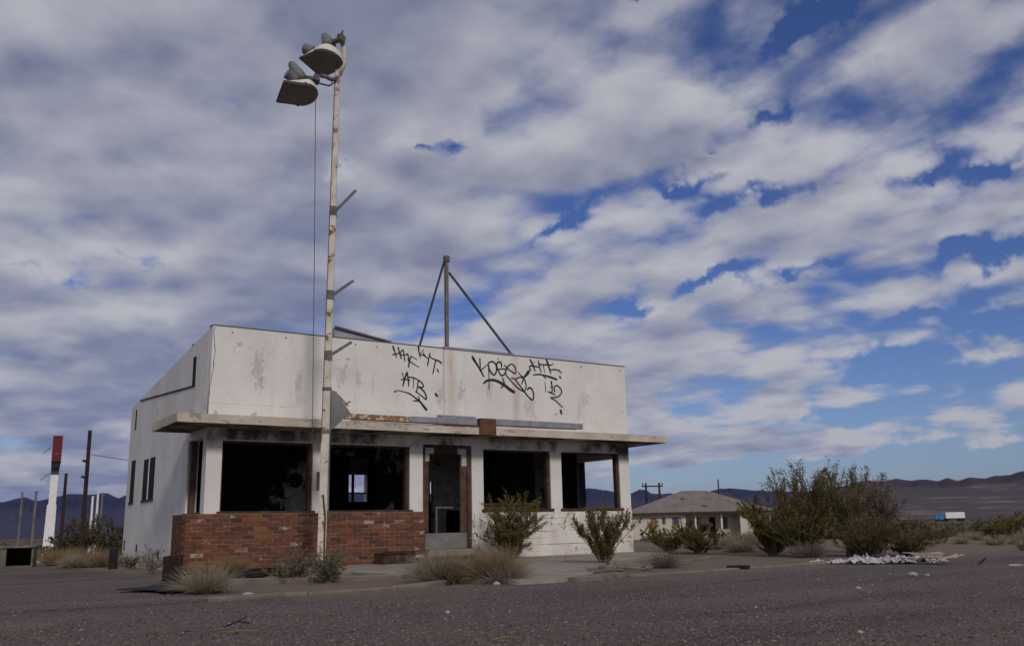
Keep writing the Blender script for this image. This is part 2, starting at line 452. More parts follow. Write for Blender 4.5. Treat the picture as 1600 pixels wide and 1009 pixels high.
M['pole_wood'] = simple('creosoted_pole', (0.022, 0.013, 0.012), (0.048, 0.025, 0.020), 0.9, 3.0)
M['grey_wood'] = simple('grey_weathered_wood', (0.12, 0.105, 0.092), (0.21, 0.185, 0.16), 0.9, 5.0)
M['tan_wood'] = simple('split_tan_wood', (0.33, 0.26, 0.19), (0.48, 0.40, 0.31), 0.9, 6.0)
M['house_wall'] = simple('cream_stucco', (0.50, 0.45, 0.37), (0.60, 0.55, 0.46), 0.9, 0.8, 0, (0.38, 0.32, 0.26), 0.66)
M['shingle'] = simple('grey_brown_shingle', (0.17, 0.135, 0.125), (0.235, 0.19, 0.175), 0.95, 1.2, 0, (0.12, 0.09, 0.085), 0.66)
M['plywood'] = simple('weathered_plywood', (0.20, 0.11, 0.045), (0.28, 0.16, 0.07), 0.9, 2.0)
M['dark_hole'] = simple('dark_opening', (0.010, 0.009, 0.009), (0.016, 0.014, 0.014), 0.9, 2.0)
M['glass'] = simple('dusty_glass', (0.10, 0.11, 0.13), (0.15, 0.16, 0.18), 0.15, 2.0, 0, None, 0.6, 0, 0.5)
M['truck_blue'] = simple('truck_blue_paint', (0.02, 0.16, 0.36), (0.03, 0.20, 0.42), 0.35, 1.0, 0, None, 0.6, 0, 0.5)
M['rubber'] = simple('tyre_rubber', (0.015, 0.015, 0.015), (0.025, 0.024, 0.023), 0.85, 6.0)
M['torn_sheet'] = simple('torn_white_sheet', (0.32, 0.32, 0.33), (0.60, 0.60, 0.61), 0.8, 14.0, 0, (0.20, 0.18, 0.17), 0.56)
M['stone'] = simple('pale_stone', (0.30, 0.27, 0.25), (0.42, 0.385, 0.36), 0.9, 20.0)
M['straw'] = simple('yellow_straw', (0.16, 0.118, 0.062), (0.22, 0.165, 0.09), 0.9, 9.0)

def leafy(name, cols, rough=0.75, transl=0.25):
    mt, nt, bs = new_mat(name, rough, 0.0, 0.25)
    g = nt.nodes.new('ShaderNodeNewGeometry'); rnd = V(nt, g.outputs['Random Per Island'])
    cr = nt.nodes.new('ShaderNodeValToRGB'); nt.links.new(rnd.s, cr.inputs[0])
    e = cr.color_ramp.elements; e[0].color = cols[0] + (1,); e[1].color = cols[-1] + (1,)
    for i, c_ in enumerate(cols[1:-1]): k = e.new((i + 1) / (len(cols) - 1)); k.color = c_ + (1,)
    nt.links.new(cr.outputs[0], bs.inputs['Base Color'])
    if transl:
        tr = nt.nodes.new('ShaderNodeBsdfTranslucent'); nt.links.new(cr.outputs[0], tr.inputs[0])
        mx = nt.nodes.new('ShaderNodeMixShader'); mx.inputs[0].default_value = transl
        nt.links.new(bs.outputs[0], mx.inputs[1]); nt.links.new(tr.outputs[0], mx.inputs[2])
        nt.links.new(mx.outputs[0], nt.nodes['Material Output'].inputs[0])
    return mt
M['creosote'] = leafy('creosote_leaf', [(0.070, 0.060, 0.017), (0.155, 0.128, 0.036), (0.230, 0.188, 0.064), (0.110, 0.090, 0.028)], 0.7, 0.35)
M['olive'] = leafy('olive_dry_leaf', [(0.090, 0.070, 0.026), (0.150, 0.112, 0.042), (0.115, 0.084, 0.032)])
M['sage'] = leafy('grey_green_leaf', [(0.155, 0.14, 0.085), (0.25, 0.22, 0.14), (0.19, 0.165, 0.11), (0.12, 0.11, 0.066)])
M['straw_grass'] = leafy('dry_grass', [(0.20, 0.14, 0.075), (0.30, 0.22, 0.125), (0.24, 0.165, 0.085), (0.34, 0.265, 0.165)], 0.85, 0.2)
M['pale_grass'] = leafy('pale_dry_grass', [(0.25, 0.20, 0.145), (0.34, 0.285, 0.21), (0.29, 0.235, 0.165)], 0.85, 0.2)
M['dead_twig'] = leafy('dead_grey_twig', [(0.13, 0.10, 0.085), (0.20, 0.155, 0.135), (0.16, 0.12, 0.105)], 0.9, 0.0)
M['bark'] = simple('grey_bark', (0.10, 0.085, 0.07), (0.17, 0.145, 0.12), 0.95, 14.0)
M['scrub'] = leafy('far_scrub', [(0.040, 0.040, 0.018), (0.075, 0.068, 0.030), (0.105, 0.085, 0.045), (0.055, 0.052, 0.025)], 0.9, 0.0)

# ------------------------------------------------------------------ the setting
YAW = 0.5925
ORG = Vector((-5.3374, 15.8377, 0.0))        # left front corner of the cafe
UX, UY = math.cos(YAW), math.sin(YAW)
def cafe(a, b, z=0.0):
    """a metres along the front, b metres out in front of it -> world"""
    return Vector((ORG.x + UX * a + UY * b, ORG.y + UY * a - UX * b, z))

def sstep(a, b, x):
    t = min(1.0, max(0.0, (x - a) / (b - a))); return t * t * (3 - 2 * t)
def ground_z(x, y):
    d = math.hypot(x, y)
    z = -0.7 * sstep(26.0, 80.0, d)
    # low bank of soil between the cafe and the house
    z += 0.24 * math.exp(-((x - 5.6) / 2.6) ** 2 - ((y - 24.0) / 2.2) ** 2)
    z += 0.10 * math.exp(-((x - 9.5) / 3.0) ** 2 - ((y - 23.0) / 2.5) ** 2)
    k = sstep(11, 30, d)
    z += (0.05 + 0.12 * sstep(30, 120, d)) * k * mnoise.noise(Vector((x * 0.11, y * 0.11, 0.3)))
    z += 0.016 * mnoise.noise(Vector((x * 0.9, y * 0.9, 1.3))) * (1.0 - sstep(30, 60, d))
    return z

def make_ground():
    mt, nt, bs = new_mat('desert_ground', 0.95, 0.0, 0.15)
    vec, x, y, z = obj_xyz(nt)
    grit = noise(nt, vec, 34.0, 7.0, 0.8)
    mid = noise(nt, vec, 1.1, 6.0, 0.62)
    large = noise(nt, vec, 0.16, 4.0, 0.6)
    gravel = mixc(nt, grit.ramp(0.30, 0.72), (0.052, 0.040, 0.038), (0.196, 0.156, 0.146))
    gravel = mixc(nt, mid.ramp(0.40, 0.75, 0.0, 0.55), gravel, (0.140, 0.107, 0.091))
    gravel = mixc(nt, large.ramp(0.45, 0.7, 0.0, 0.4), gravel, (0.062, 0.048, 0.042))
    ruts = noise(nt, comb(nt, (x * UX + y * UY) * 0.12, (x * UY - y * UX) * 1.3, 0.0), 1.0, 5.0, 0.6)
    gravel = mixc(nt, ruts.ramp(0.5, 0.68, 0.0, 0.75), gravel, (0.165, 0.132, 0.116))
    dust = noise(nt, vec, 0.45, 6.0, 0.62, 0.5)
    gravel = mixc(nt, dust.ramp(0.56, 0.70, 0.0, 0.6), gravel, (0.185, 0.150, 0.130))
    gravel = mixc(nt, ruts.ramp(0.46, 0.3, 0.0, 0.6), gravel, (0.048, 0.039, 0.038))
    dirt = mixc(nt, grit.ramp(0.3, 0.75), (0.145, 0.108, 0.080), (0.225, 0.175, 0.132))
    dirt = mixc(nt, mid.ramp(0.45, 0.7, 0.0, 0.6), dirt, (0.165, 0.135, 0.112))
    # the gravel lot lies on the near side of the cafe's kerb line; beyond it bare desert soil
    b_ = (x - ORG.x) * UY - (y - ORG.y) * UX
    a_ = (x - ORG.x) * UX + (y - ORG.y) * UY
    edge = (b_ + (mid - 0.5) * 2.4 + (noise(nt, vec, 5.0, 4.0) - 0.5) * 0.8)
    lot = (edge + (dust - 0.5) * 3.0).ramp(5.6, 8.4)
    lot = lot.mx((a_ * -1.0 + (mid - 0.5) * 2.0).ramp(0.5, 1.2) * (edge + 9.0).ramp(-2.0, 4.0))
    col = mixc(nt, lot, dirt, gravel)
    # far soil takes the open desert's own darker, patchy ground colour
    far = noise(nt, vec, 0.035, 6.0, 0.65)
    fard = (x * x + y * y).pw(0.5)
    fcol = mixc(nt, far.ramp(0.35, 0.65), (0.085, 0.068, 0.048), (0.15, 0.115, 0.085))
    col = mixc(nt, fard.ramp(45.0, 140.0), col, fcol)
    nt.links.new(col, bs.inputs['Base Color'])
    bump(nt, bs, grit * 0.7 + noise(nt, vec, 9.0, 5.0, 0.6) * 0.6, 0.7, 0.02)
    g = MB()
    radii = [0.0] + [1.0 * (40000.0 / 1.0) ** (i / 189.0) for i in range(190)]
    NA = 288
    for r in radii:
        for k in range(NA):
            t = 2 * math.pi * k / NA
            px, py = r * math.sin(t), r * math.cos(t)
            g.v.append((px, py, ground_z(px, py) if r < 3000 else -0.7))
    for i in range(len(radii) - 1):
        for k in range(NA):
            a, b = i * NA + k, i * NA + (k + 1) % NA
            g.f.append((a, b, b + NA, a + NA) if i else (a, b + NA, a + NA))
    o = g.build('ground', mt, None, 0, True)
    tag(o, kind='structure')
make_ground()

# mountain ranges: skyline given as azimuth (degrees) / elevation (degrees), built as eroded ridges with an apron of gravel
def make_range(name, sky_pts, r_base, r_ridge, r_back, c_rock1, c_rock2, c_fan, c_pale, seed, fan_el, a0, a1, na):
    mt, nt, bs = new_mat(name + '_rock', 0.95, 0.0, 0.1)
    vec, x, y, z = obj_xyz(nt)
    g = nt.nodes.new('ShaderNodeNewGeometry'); sp = nt.nodes.new('ShaderNodeSeparateXYZ'); nt.links.new(g.outputs['Normal'], sp.inputs[0])
    steep = V(nt, sp.outputs[2])
    n1 = noise(nt, vec, 0.0016, 8.0, 0.62)
    col = mixc(nt, n1.ramp(0.35, 0.65), c_rock1, c_rock2)
    n2 = noise(nt, vec, 0.006, 6.0, 0.65)
    hgt = z / (math.tan(R(2.1)) * r_ridge) + (n1 - 0.5) * 0.9 + (n2 - 0.5) * 0.35 - (steep - 0.93) * 1.2
    fanc = mixc(nt, n2.ramp(0.48, 0.66, 0.0, 0.75), c_fan, c_pale)
    col = mixc(nt, hgt.ramp(0.70, 0.50), col, fanc)
    nt.links.new(col, bs.inputs['Base Color'])
    def sky_el(a):
        for (p, e), (q, f_) in zip(sky_pts, sky_pts[1:]):
            if p <= a <= q: return e + (f_ - e) * (a - p) / (q - p)
        return sky_pts[0][1] if a < sky_pts[0][0] else sky_pts[-1][1]
    m_ = MB(); nr = 64
    for i in range(nr + 1):
        t = i / nr
        r = r_base + (r_back - r_base) * t
        for k in range(na + 1):
            a = a0 + (a1 - a0) * k / na
            fz = math.sin(R(a)); cz = math.cos(R(a))
            px, py = r * fz, r * cz
            H = math.tan(R(sky_el(a))) * r_ridge
            tr = (r_ridge - r_base) / (r_back - r_base)
            q = Vector((px * 0.0011, py * 0.0011, seed))
            ridged = 1.0 - abs(mnoise.noise(q * 1.3)) * 1.6
            ridged2 = 1.0 - abs(mnoise.noise(q * 3.7 + Vector((5, 2, 1)))) * 1.6
            fine = mnoise.fractal(q * 6.0, 1.0, 2.1, 4)
            if t <= tr:
                s = t / tr
                fan = math.tan(R(fan_el)) * r_ridge * min(1.0, s / 0.55) ** 1.4
                rise = sstep(0.42, 1.0, s)
                e = rise * (1 - rise) * 4
                z_ = fan * (1 - rise) + H * (rise ** 1.15) + e * H * (0.55 * (ridged - 0.5) + 0.34 * (ridged2 - 0.5)) * 0.9 + e * 0.16 * H * fine
                z_ = min(z_, H * (s * 0.55 + 0.45)) if s < 0.99 else H + H * 0.05 * fine + H * 0.03 * (ridged2 - 0.5)
            else:
                s = (t - tr) / (1 - tr)
                z_ = H * (1 - s * 0.9) + H * 0.1 * (ridged - 0.5) * s
            m_.v.append((px, py, EYE + z_ - (6.0 if i == 0 else 0)))
    for i in range(nr):
        for k in range(na):
            p = i * (na + 1) + k; m_.f.append((p, p + 1, p + na + 2, p + na + 1))
    o = m_.build('mountain_range', mt, None, 0, True)
    tag(o, kind='structure')
    return o
SKYLINE_FAR = [(-75, 2.2), (-60, 2.9), (-45, 2.3), (-36, 2.6), (-29.15, 1.92), (-28.25, 2.16), (-27.31, 2.01), (-26.38, 2.25), (-25.42, 2.39), (-24.76, 2.31), (-23.94, 2.41), (-23.26, 2.12), (-22.93, 2.27), (-20.71, 2.39), (-18.23, 2.08), (-14.96, 2.34), (-11.95, 2.07), (-8.11, 2.32), (-4.19, 2.01), (-0.23, 2.16), (2.14, 1.96), (3.92, 2.18), (4.52, 2.29), (5.1, 2.16), (6.47, 1.93), (7.05, 1.87), (7.65, 2.13), (8.41, 1.84), (10.33, 1.75), (11.87, 1.89), (13.01, 2.05), (14.49, 1.85), (16.32, 1.72), (18.48, 1.65), (20.22, 1.44), (22.21, 0.73)]
SKYLINE_NEAR = [(8, 0.2), (14.39, 0.58), (16.27, 1.09), (18.12, 1.66), (19.57, 1.91), (20.28, 2.06), (20.82, 2.23), (21.67, 2.08), (22.37, 2.24), (23.2, 2.06), (24.03, 2.1), (24.51, 1.97), (25.03, 2.17), (25.56, 1.97), (26.16, 2.15), (26.94, 2.05), (27.58, 2.16), (28.21, 2.2), (28.84, 2.34), (31, 2.7), (36, 3.1), (42, 2.5), (50, 3.0), (60, 2.4), (75, 2.2)]
make_range('far_range', SKYLINE_FAR, 7000.0, 12500.0, 15000.0, (0.016, 0.016, 0.030), (0.030, 0.028, 0.046), (0.042, 0.038, 0.052), (0.060, 0.052, 0.062), 3.0, 0.75, -75.0, 24.0, 700)
make_range('near_range', SKYLINE_NEAR, 2600.0, 6200.0, 8200.0, (0.034, 0.025, 0.030), (0.062, 0.045, 0.047), (0.085, 0.070, 0.064), (0.25, 0.19, 0.15), 11.0, 1.15, 8.0, 75.0, 620)

# ------------------------------------------------------------------ the burnt-out cafe (local x along the front, y into the building)
W, DEEP, TOPF, TOPB = 9.60, 6.44, 4.29, 3.58
def top_at(y): return TOPF + (TOPB - TOPF) * y / DEEP
bldg = thing('roadside_cafe', ORG, 'abandoned white stucco roadside cafe with burnt window openings, brick front and graffiti on its parapet', 'building', YAW)

def wall(name, mat, us, zs, holes, along, n0, n1, top=None, parent=None):
    """a wall with real openings. us/zs: extra cuts; holes: (u0,u1,z0,z1); along 'x' or 'y'; n0..n1 = the thickness range; top = function of u for the last row"""
    us = sorted(set(round(q, 4) for q in list(us) + [h[0] for h in holes] + [h[1] for h in holes]))
    zs = sorted(set(round(q, 4) for q in list(zs) + [h[2] for h in holes] + [h[3] for h in holes]))
    nu, nz = len(us) - 1, len(zs) - 1
    solid = [[not any(h[0] - 1e-4 <= (us[i] + us[i+1]) / 2 <= h[1] + 1e-4 and h[2] - 1e-4 <= (zs[j] + zs[j+1]) / 2 <= h[3] + 1e-4 for h in holes) for j in range(nz)] for i in range(nu)]
    mb = MB()
    def Z(i, j):
        if not top: return zs[j]
        t_ = top(us[i]); return t_ if j == nz else min(zs[j], t_ - 0.002 * (nz - j))
    def P(i, j, s):
        n = (n0, n1)[s]
        return (us[i], n, Z(i, j)) if along == 'x' else (n, us[i], Z(i, j))
    idx = {}
    def vid(i, j, s):
        if (i, j, s) not in idx: idx[(i, j, s)] = len(mb.v); mb.v.append(P(i, j, s))
        return idx[(i, j, s)]
    for i in range(nu):
        for j in range(nz):
            if not solid[i][j]: continue
            mb.f.append((vid(i,j,0), vid(i+1,j,0), vid(i+1,j+1,0), vid(i,j+1,0)))
            mb.f.append((vid(i,j,1), vid(i,j+1,1), vid(i+1,j+1,1), vid(i+1,j,1)))
            for di, dj, e in ((-1,0,((i,j),(i,j+1))), (1,0,((i+1,j+1),(i+1,j))), (0,-1,((i+1,j),(i,j))), (0,1,((i,j+1),(i+1,j+1)))):
                ii, jj = i + di, j + dj
                if 0 <= ii < nu and 0 <= jj < nz and solid[ii][jj]: continue
                (p, q), (r_, s_) = e
                mb.f.append((vid(p,q,0), vid(r_,s_,0), vid(r_,s_,1), vid(p,q,1)))
    o = mb.build(name, mat, parent or bldg)
    bm = bmesh.new(); bm.from_mesh(o.data); bmesh.ops.recalc_face_normals(bm, faces=bm.faces); bm.to_mesh(o.data); bm.free()
    return o

# front: piers and lintel around five window openings and the door
OPEN = [(0.27, 1.94), (2.26, 3.94), (5.64, 7.35), (7.65, 9.30)]
SILL, HEAD = 1.02, 2.25
front = wall('front_wall', M['stucco_front'], [0.0, W], [0.0, 2.90], [(a, b, SILL, HEAD) for a, b in OPEN] + [(4.23, 5.36, 0.0, 2.31)], 'x', 0.0, 0.2)
front['label'] = 'white stucco piers and lintel, sooty under the canopy'
# parapet: two rendered panels with an open joint
pl = wall('parapet_panel', M['stucco_front'], [0.0, 1.2, 2.4, 3.6, 4.715], [2.90, 3.6, TOPF], [], 'x', -0.004, 0.16)
pr = wall('parapet_panel', M['stucco_front'], [4.727, 6.0, 7.2, 8.4, W], [2.90, 3.6, TOPF], [], 'x', -0.002, 0.16)
for o_, lb in ((pl, 'left parapet panel with ghosts of old sign letters'), (pr, 'right parapet panel with rust runs')): o_['label'] = lb
MB().box(4.70, 4.74, 0.03, 0.15, 2.9, 4.28).build('joint_backing', M['char'], bldg)
c1 = MB().box(-0.01, 4.72, -0.018, 0.19, TOPF + 0.001, TOPF + 0.014).build('coping', M['old_metal'], bldg)
c2 = MB().box(4.725, 6.46, -0.026, 0.19, TOPF + 0.001, TOPF + 0.042).build('coping', M['sheet_metal'], bldg)
c3 = MB().box(6.465, W + 0.012, -0.018, 0.19, TOPF + 0.001, TOPF + 0.014).build('coping', M['old_metal'], bldg)
for a_ in (0.35, 1.35, 2.75, 3.2, 5.4, 6.05, 7.0, 7.5, 8.3, 9.45):
    MB().tube([(a_, -0.016, 4.19), (a_, 0.01, 4.19)], 0.013, 6).build('anchor_bolt', M['rust'], bldg)

# side walls and back wall
wall('side_wall', M['stucco'], [0.2, DEEP], [0.0, 4.0],
     [(0.24, 1.22, 1.03, 2.33), (3.76, 4.80, 1.38, 2.25), (5.64, 6.06, 1.38, 2.13), (5.64, 5.76, 2.13, 2.32), (5.85, 5.98, 3.0, 3.47), (0.98, 1.20, 3.33, 3.9),
      (6.20, 6.32, 0.34, 0.57), (4.94, 5.07, 0.32, 0.48), (2.98, 3.11, 0.20, 0.36)], 'y', 0.0, 0.2, top_at)['label'] = 'plain white side wall with small dark openings'
wall('side_parapet_corner', M['stucco'], [0.0, 0.2], [2.9, 4.285], [], 'y', 0.002, 0.19)
wall('side_wall', M['stucco'], [0.2, DEEP], [0.0, 4.0], [(0.34, 1.66, 1.04, 2.17)], 'y', 9.40, W, top_at)
wall('back_wall', M['stucco'], [0.2, 9.40], [0.0, TOPB], [(5.40, 5.92, 1.40, 2.10), (7.66, 8.16, 1.36, 1.95)], 'x', DEEP - 0.2, DEEP)
# the roof deck, the ceiling and the burnt rooms inside
MB().add([(0.2, 0.2, TOPF - 0.35), (9.4, 0.2, TOPF - 0.35), (9.4, DEEP - 0.2, TOPB - 0.2), (0.2, DEEP - 0.2, TOPB - 0.2),
          (0.2, 0.2, TOPF - 0.45), (9.4, 0.2, TOPF - 0.45), (9.4, DEEP - 0.2, TOPB - 0.3), (0.2, DEEP - 0.2, TOPB - 0.3)],
         [(0,1,2,3),(7,6,5,4),(0,4,5,1),(1,5,6,2),(2,6,7,3),(3,7,4,0)]).build('roof', M['sheet_metal'], bldg)
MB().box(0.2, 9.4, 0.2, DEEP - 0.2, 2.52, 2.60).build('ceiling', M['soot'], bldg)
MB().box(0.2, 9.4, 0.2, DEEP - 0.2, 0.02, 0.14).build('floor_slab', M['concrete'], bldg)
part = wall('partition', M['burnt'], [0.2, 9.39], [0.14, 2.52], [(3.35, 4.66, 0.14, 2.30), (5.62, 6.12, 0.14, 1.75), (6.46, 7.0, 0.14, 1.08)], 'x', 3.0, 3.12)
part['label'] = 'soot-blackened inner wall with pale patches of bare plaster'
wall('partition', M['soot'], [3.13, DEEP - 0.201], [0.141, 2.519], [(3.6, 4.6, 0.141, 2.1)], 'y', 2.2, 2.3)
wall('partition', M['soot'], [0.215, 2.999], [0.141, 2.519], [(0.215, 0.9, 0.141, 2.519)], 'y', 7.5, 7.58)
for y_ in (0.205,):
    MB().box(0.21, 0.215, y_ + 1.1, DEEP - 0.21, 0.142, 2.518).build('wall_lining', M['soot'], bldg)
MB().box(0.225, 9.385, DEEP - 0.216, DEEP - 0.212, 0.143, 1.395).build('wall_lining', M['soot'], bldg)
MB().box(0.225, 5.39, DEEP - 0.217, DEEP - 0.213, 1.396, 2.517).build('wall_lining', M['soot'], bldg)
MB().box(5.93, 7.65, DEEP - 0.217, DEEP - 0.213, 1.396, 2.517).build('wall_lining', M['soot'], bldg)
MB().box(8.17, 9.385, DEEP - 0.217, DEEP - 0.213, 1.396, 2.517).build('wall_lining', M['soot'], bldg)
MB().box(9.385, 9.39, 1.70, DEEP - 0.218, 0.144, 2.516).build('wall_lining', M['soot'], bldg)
MB().box(9.397, 9.604, 1.652, 1.659, 1.045, 2.165).build('dark_reveal', M['soot'], bldg)  # added board, its dark colour hides the lit white reveal
# round flue hole in the inner wall
MB().tube([(2.74, 2.985, 1.75), (2.74, 3.01, 1.75)], 0.16, 20).build('flue_hole', M['char'], bldg)
# back windows: frames and bars
for (x0, x1, z0, z1, bars, cross) in ((5.40, 5.92, 1.40, 2.10, (5.55,), 1.62), (7.66, 8.16, 1.36, 1.95, (7.80, 8.03), None)):
    mb = MB()
    for b_ in bars: mb.box(b_ - 0.03, b_ + 0.03, DEEP - 0.14, DEEP - 0.09, z0 + 0.002, z1 - 0.002)
    if cross: mb.box(x0 + 0.002, x1 - 0.002, DEEP - 0.135, DEEP - 0.095, cross - 0.02, cross + 0.02)
    mb.build('back_window_bar', M['soot_wood'], bldg)
# serving counter, seen over the right-hand sills
MB().box(5.70, 7.28, 0.62, 1.05, 0.15, 1.13).box(5.66, 7.32, 0.58, 1.10, 1.13, 1.17).build('serving_counter', M['brown_frame'], bldg)

# window trims: sill boards, scorched jamb posts and head strips in every opening
def window(a0, a1, both=True):
    w_ = thing('window_opening', (0, 0, 0), None, None); w_.parent = bldg
    MB().box(a0 - 0.05, a1 + 0.05, -0.05, 0.22, SILL - 0.045, SILL + 0.012).build('sill', M['soot_wood'], w_, 0.004)
    MB().box(a1 - 0.075, a1 - 0.003, 0.03, 0.15, SILL + 0.014, HEAD - 0.003).build('jamb', M['soot_wood'], w_, 0.004)
    MB().box(a0 + 0.003, a0 + 0.035, 0.05, 0.15, SILL + 0.014, HEAD - 0.003).build('jamb', M['soot_wood'], w_, 0.004)
    MB().box(a0 + 0.036, a1 - 0.076, 0.04, 0.14, HEAD - 0.038, HEAD - 0.004).build('head', M['soot_wood'], w_, 0.004)
    MB().box(a0 + 0.02, a1 - 0.02, -0.012, 0.0, HEAD + 0.003, HEAD + 0.018).build('drip_strip', M['lamp_paint'], w_)
    return w_
for a0, a1 in OPEN: window(a0, a1)
MB().box(-0.03, 0.2, 0.2, 1.28, 0.985, 1.028).build('side_window_sill', M['soot_wood'], bldg)
MB().box(0.04, 0.14, 1.10, 1.215, 1.03, 2.325).build('side_window_jamb', M['brown_frame'], bldg)
MB().box(-0.012, 0.01, 4.255, 4.305, 1.387, 2.245).build('side_window_mullion', M['white_paint'], bldg)
for y0, y1, z0, z1 in ((3.76, 4.80, 1.38, 2.25), (5.64, 6.06, 1.38, 2.13)):
    MB().box(-0.02, 0.18, y0 - 0.03, y1 + 0.03, z0 - 0.035, z0 + 0.006).build('side_window_sill', M['soot_wood'], bldg)
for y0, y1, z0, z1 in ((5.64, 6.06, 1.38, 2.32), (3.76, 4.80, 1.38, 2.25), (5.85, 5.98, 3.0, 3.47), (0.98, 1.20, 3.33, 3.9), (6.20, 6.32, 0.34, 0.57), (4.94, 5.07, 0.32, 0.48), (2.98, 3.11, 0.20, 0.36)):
    MB().box(-0.003, 0.020, y0 + 0.003, y1 - 0.003, z0 + 0.008, z1 - 0.003).build('opening_dark_plate', M['dark_hole'], bldg)  # dark plates over the side openings, the shade inside put into their colour
# scar of a lean-to roof on the side wall, and a small vent stub on the slope
MB().bar((-0.004, 0.99, 3.335), (-0.004, 5.55, 3.632), 0.03, 0.02, (1, 0, 0)).build('roof_scar', M['char'], bldg)
MB().box(0.08, 0.18, 1.55, 1.70, top_at(1.6) - 0.05, top_at(1.6) + 0.13).build('vent_stub', M['old_metal'], bldg)

# the door: frame, stiles, rails, kick panel; the glass is gone
door = thing('door', (0, 0, 0), None, None); door.parent = bldg
MB().box(4.233, 4.30, 0.02, 0.16, 0.15, 2.307).build('door_post', M['brown_frame'], door, 0.004)
MB().box(5.27, 5.357, 0.02, 0.16, 0.15, 2.307).build('door_post', M['brown_frame'], door, 0.004)
MB().box(4.30, 5.27, 0.02, 0.16, 2.25, 2.307).build('door_head', M['soot_wood'], door, 0.004)
MB().box(4.302, 4.385, 0.05, 0.10, 0.58, 2.02).build('stile', M['brown_frame'], door, 0.003)
MB().box(5.115, 5.268, 0.05, 0.10, 0.58, 2.02).build('stile', M['brown_frame'], door, 0.003)
MB().box(4.302, 5.268, 0.05, 0.10, 2.145, 2.248).build('top_rail', M['soot_wood'], door, 0.003)
MB().box(4.302, 4.50, 0.047, 0.098, 2.13, 2.246).box(4.302, 4.40, 0.047, 0.098, 1.98, 2.129).build('white_corner', M['torn_sheet'], door)
MB().box(5.06, 5.268, 0.047, 0.098, 2.13, 2.246).box(5.15, 5.268, 0.047, 0.098, 1.90, 2.129).build('white_corner', M['torn_sheet'], door)
MB().box(4.302, 5.268, 0.055, 0.095, 0.27, 0.578).build('kick_panel', M['grey_plastic'], door, 0.004)
MB().box(4.80, 4.83, 0.5, 0.53, 0.15, 1.10).box(4.83, 5.35, 0.5, 0.53, 1.07, 1.10).build('fallen_rail', M['grey_wood'], bldg)
MB().box(4.16, 5.42, -0.10, 0.24, 0.13, 0.262).build('doorstep', M['concrete'], bldg, 0.01)

# canopy slab round the front and both ends, edges chipped
def canopy():
    x0, x1, d, e, t = -0.68, W + 0.66, 0.62, 1.13, (2.474, 2.632)
    outer = [(x0, e), (x0, -d), (x1, -d), (x1, e)]
    inner = [(W + 0.001, e), (W + 0.001, -0.004), (-0.001, -0.004), (-0.001, e)]
    mb = MB()
    def strip(p, q, p2, q2, n):
        for i in range(n + 1):
            s = i / n
            o_ = Vector(p).lerp(Vector(q), s); i_ = Vector(p2).lerp(Vector(q2), s)
            ch = 0.010 * mnoise.noise(Vector((o_.x * 5, o_.y * 5, 0))) + 0.012 * max(0, mnoise.noise(Vector((o_.x * 11, o_.y * 11, 4))))
            dirv = (i_ - o_).normalized()
            ob = o_ + dirv * ch; ot = o_ + dirv * (0.004 + max(0.0, 0.03 * mnoise.noise(Vector((o_.x * 7, o_.y * 7, 9)))))
            mb.v += [(ob.x, ob.y, t[0]), (ot.x, ot.y, t[1] - 0.004 * (1 + mnoise.noise(Vector((o_.x * 9, o_.y * 9, 2))))), (i_.x, i_.y, t[1]), (i_.x, i_.y, t[0])]
    segs = [(outer[0], outer[1], inner[3], inner[2], 24), (outer[1], outer[2], inner[2], inner[1], 220), (outer[2], outer[3], inner[1], inner[0], 24)]
    for sg in segs:
        b0 = len(mb.v) // 4
        strip(*sg)
        n = sg[4]
        for i in range(n):
            a, b = (b0 + i) * 4, (b0 + i + 1) * 4
            for k in range(4): mb.f.append((a + k, b + k, b + (k + 1) % 4, a + (k + 1) % 4))
    mb.f.append((0, 1, 2, 3)); L = len(mb.v) - 4; mb.f.append((L, L + 3, L + 2, L + 1))
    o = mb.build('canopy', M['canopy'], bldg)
    bm = bmesh.new(); bm.from_mesh(o.data); bmesh.ops.remove_doubles(bm, verts=bm.verts, dist=0.0004); bmesh.ops.recalc_face_normals(bm, faces=bm.faces); bm.to_mesh(o.data); bm.free()
    return o
cano = canopy(); cano['label'] = 'thin concrete canopy with flaking cream paint'
MB().box(2.32, 3.66, -0.60, -0.50, 2.66, 2.765).build('sign_rail', M['orange_rust'], cano, 0.003)['label'] = 'orange rusted end of the old sign rail'
MB().box(3.665, 5.15, -0.585, -0.50, 2.655, 2.775).build('sign_rail', M['sheet_metal'], cano, 0.004)
MB().box(5.56, 7.83, -0.585, -0.50, 2.69, 2.81).build('sign_rail', M['sheet_metal'], cano, 0.004)
MB().bar((2.40, -0.63, 2.650), (5.17, -0.63, 2.647), 0.025, 0.025).bar((5.55, -0.63, 2.66), (7.6, -0.63, 2.672), 0.018, 0.018).build('sign_rod', M['rust'], cano)
MB().box(5.17, 5.55, -0.665, -0.49, 2.465, 2.80).build('rusty_box', M['rust'], cano, 0.006)
MB().add([(4.44, -0.42, 2.62), (5.22, -0.42, 2.62), (5.22, -0.10, 2.62), (4.44, -0.10, 2.62), (4.44, -0.42, 2.85), (5.22, -0.42, 2.85), (5.22, -0.10, 2.90), (4.50, -0.10, 2.90)],
         [(0,3,2,1),(4,5,6,7),(0,1,5,4),(1,2,6,5),(2,3,7,6),(3,0,4,7)]).build('sheet_metal_box', M['sheet_metal'], cano, 0.004)

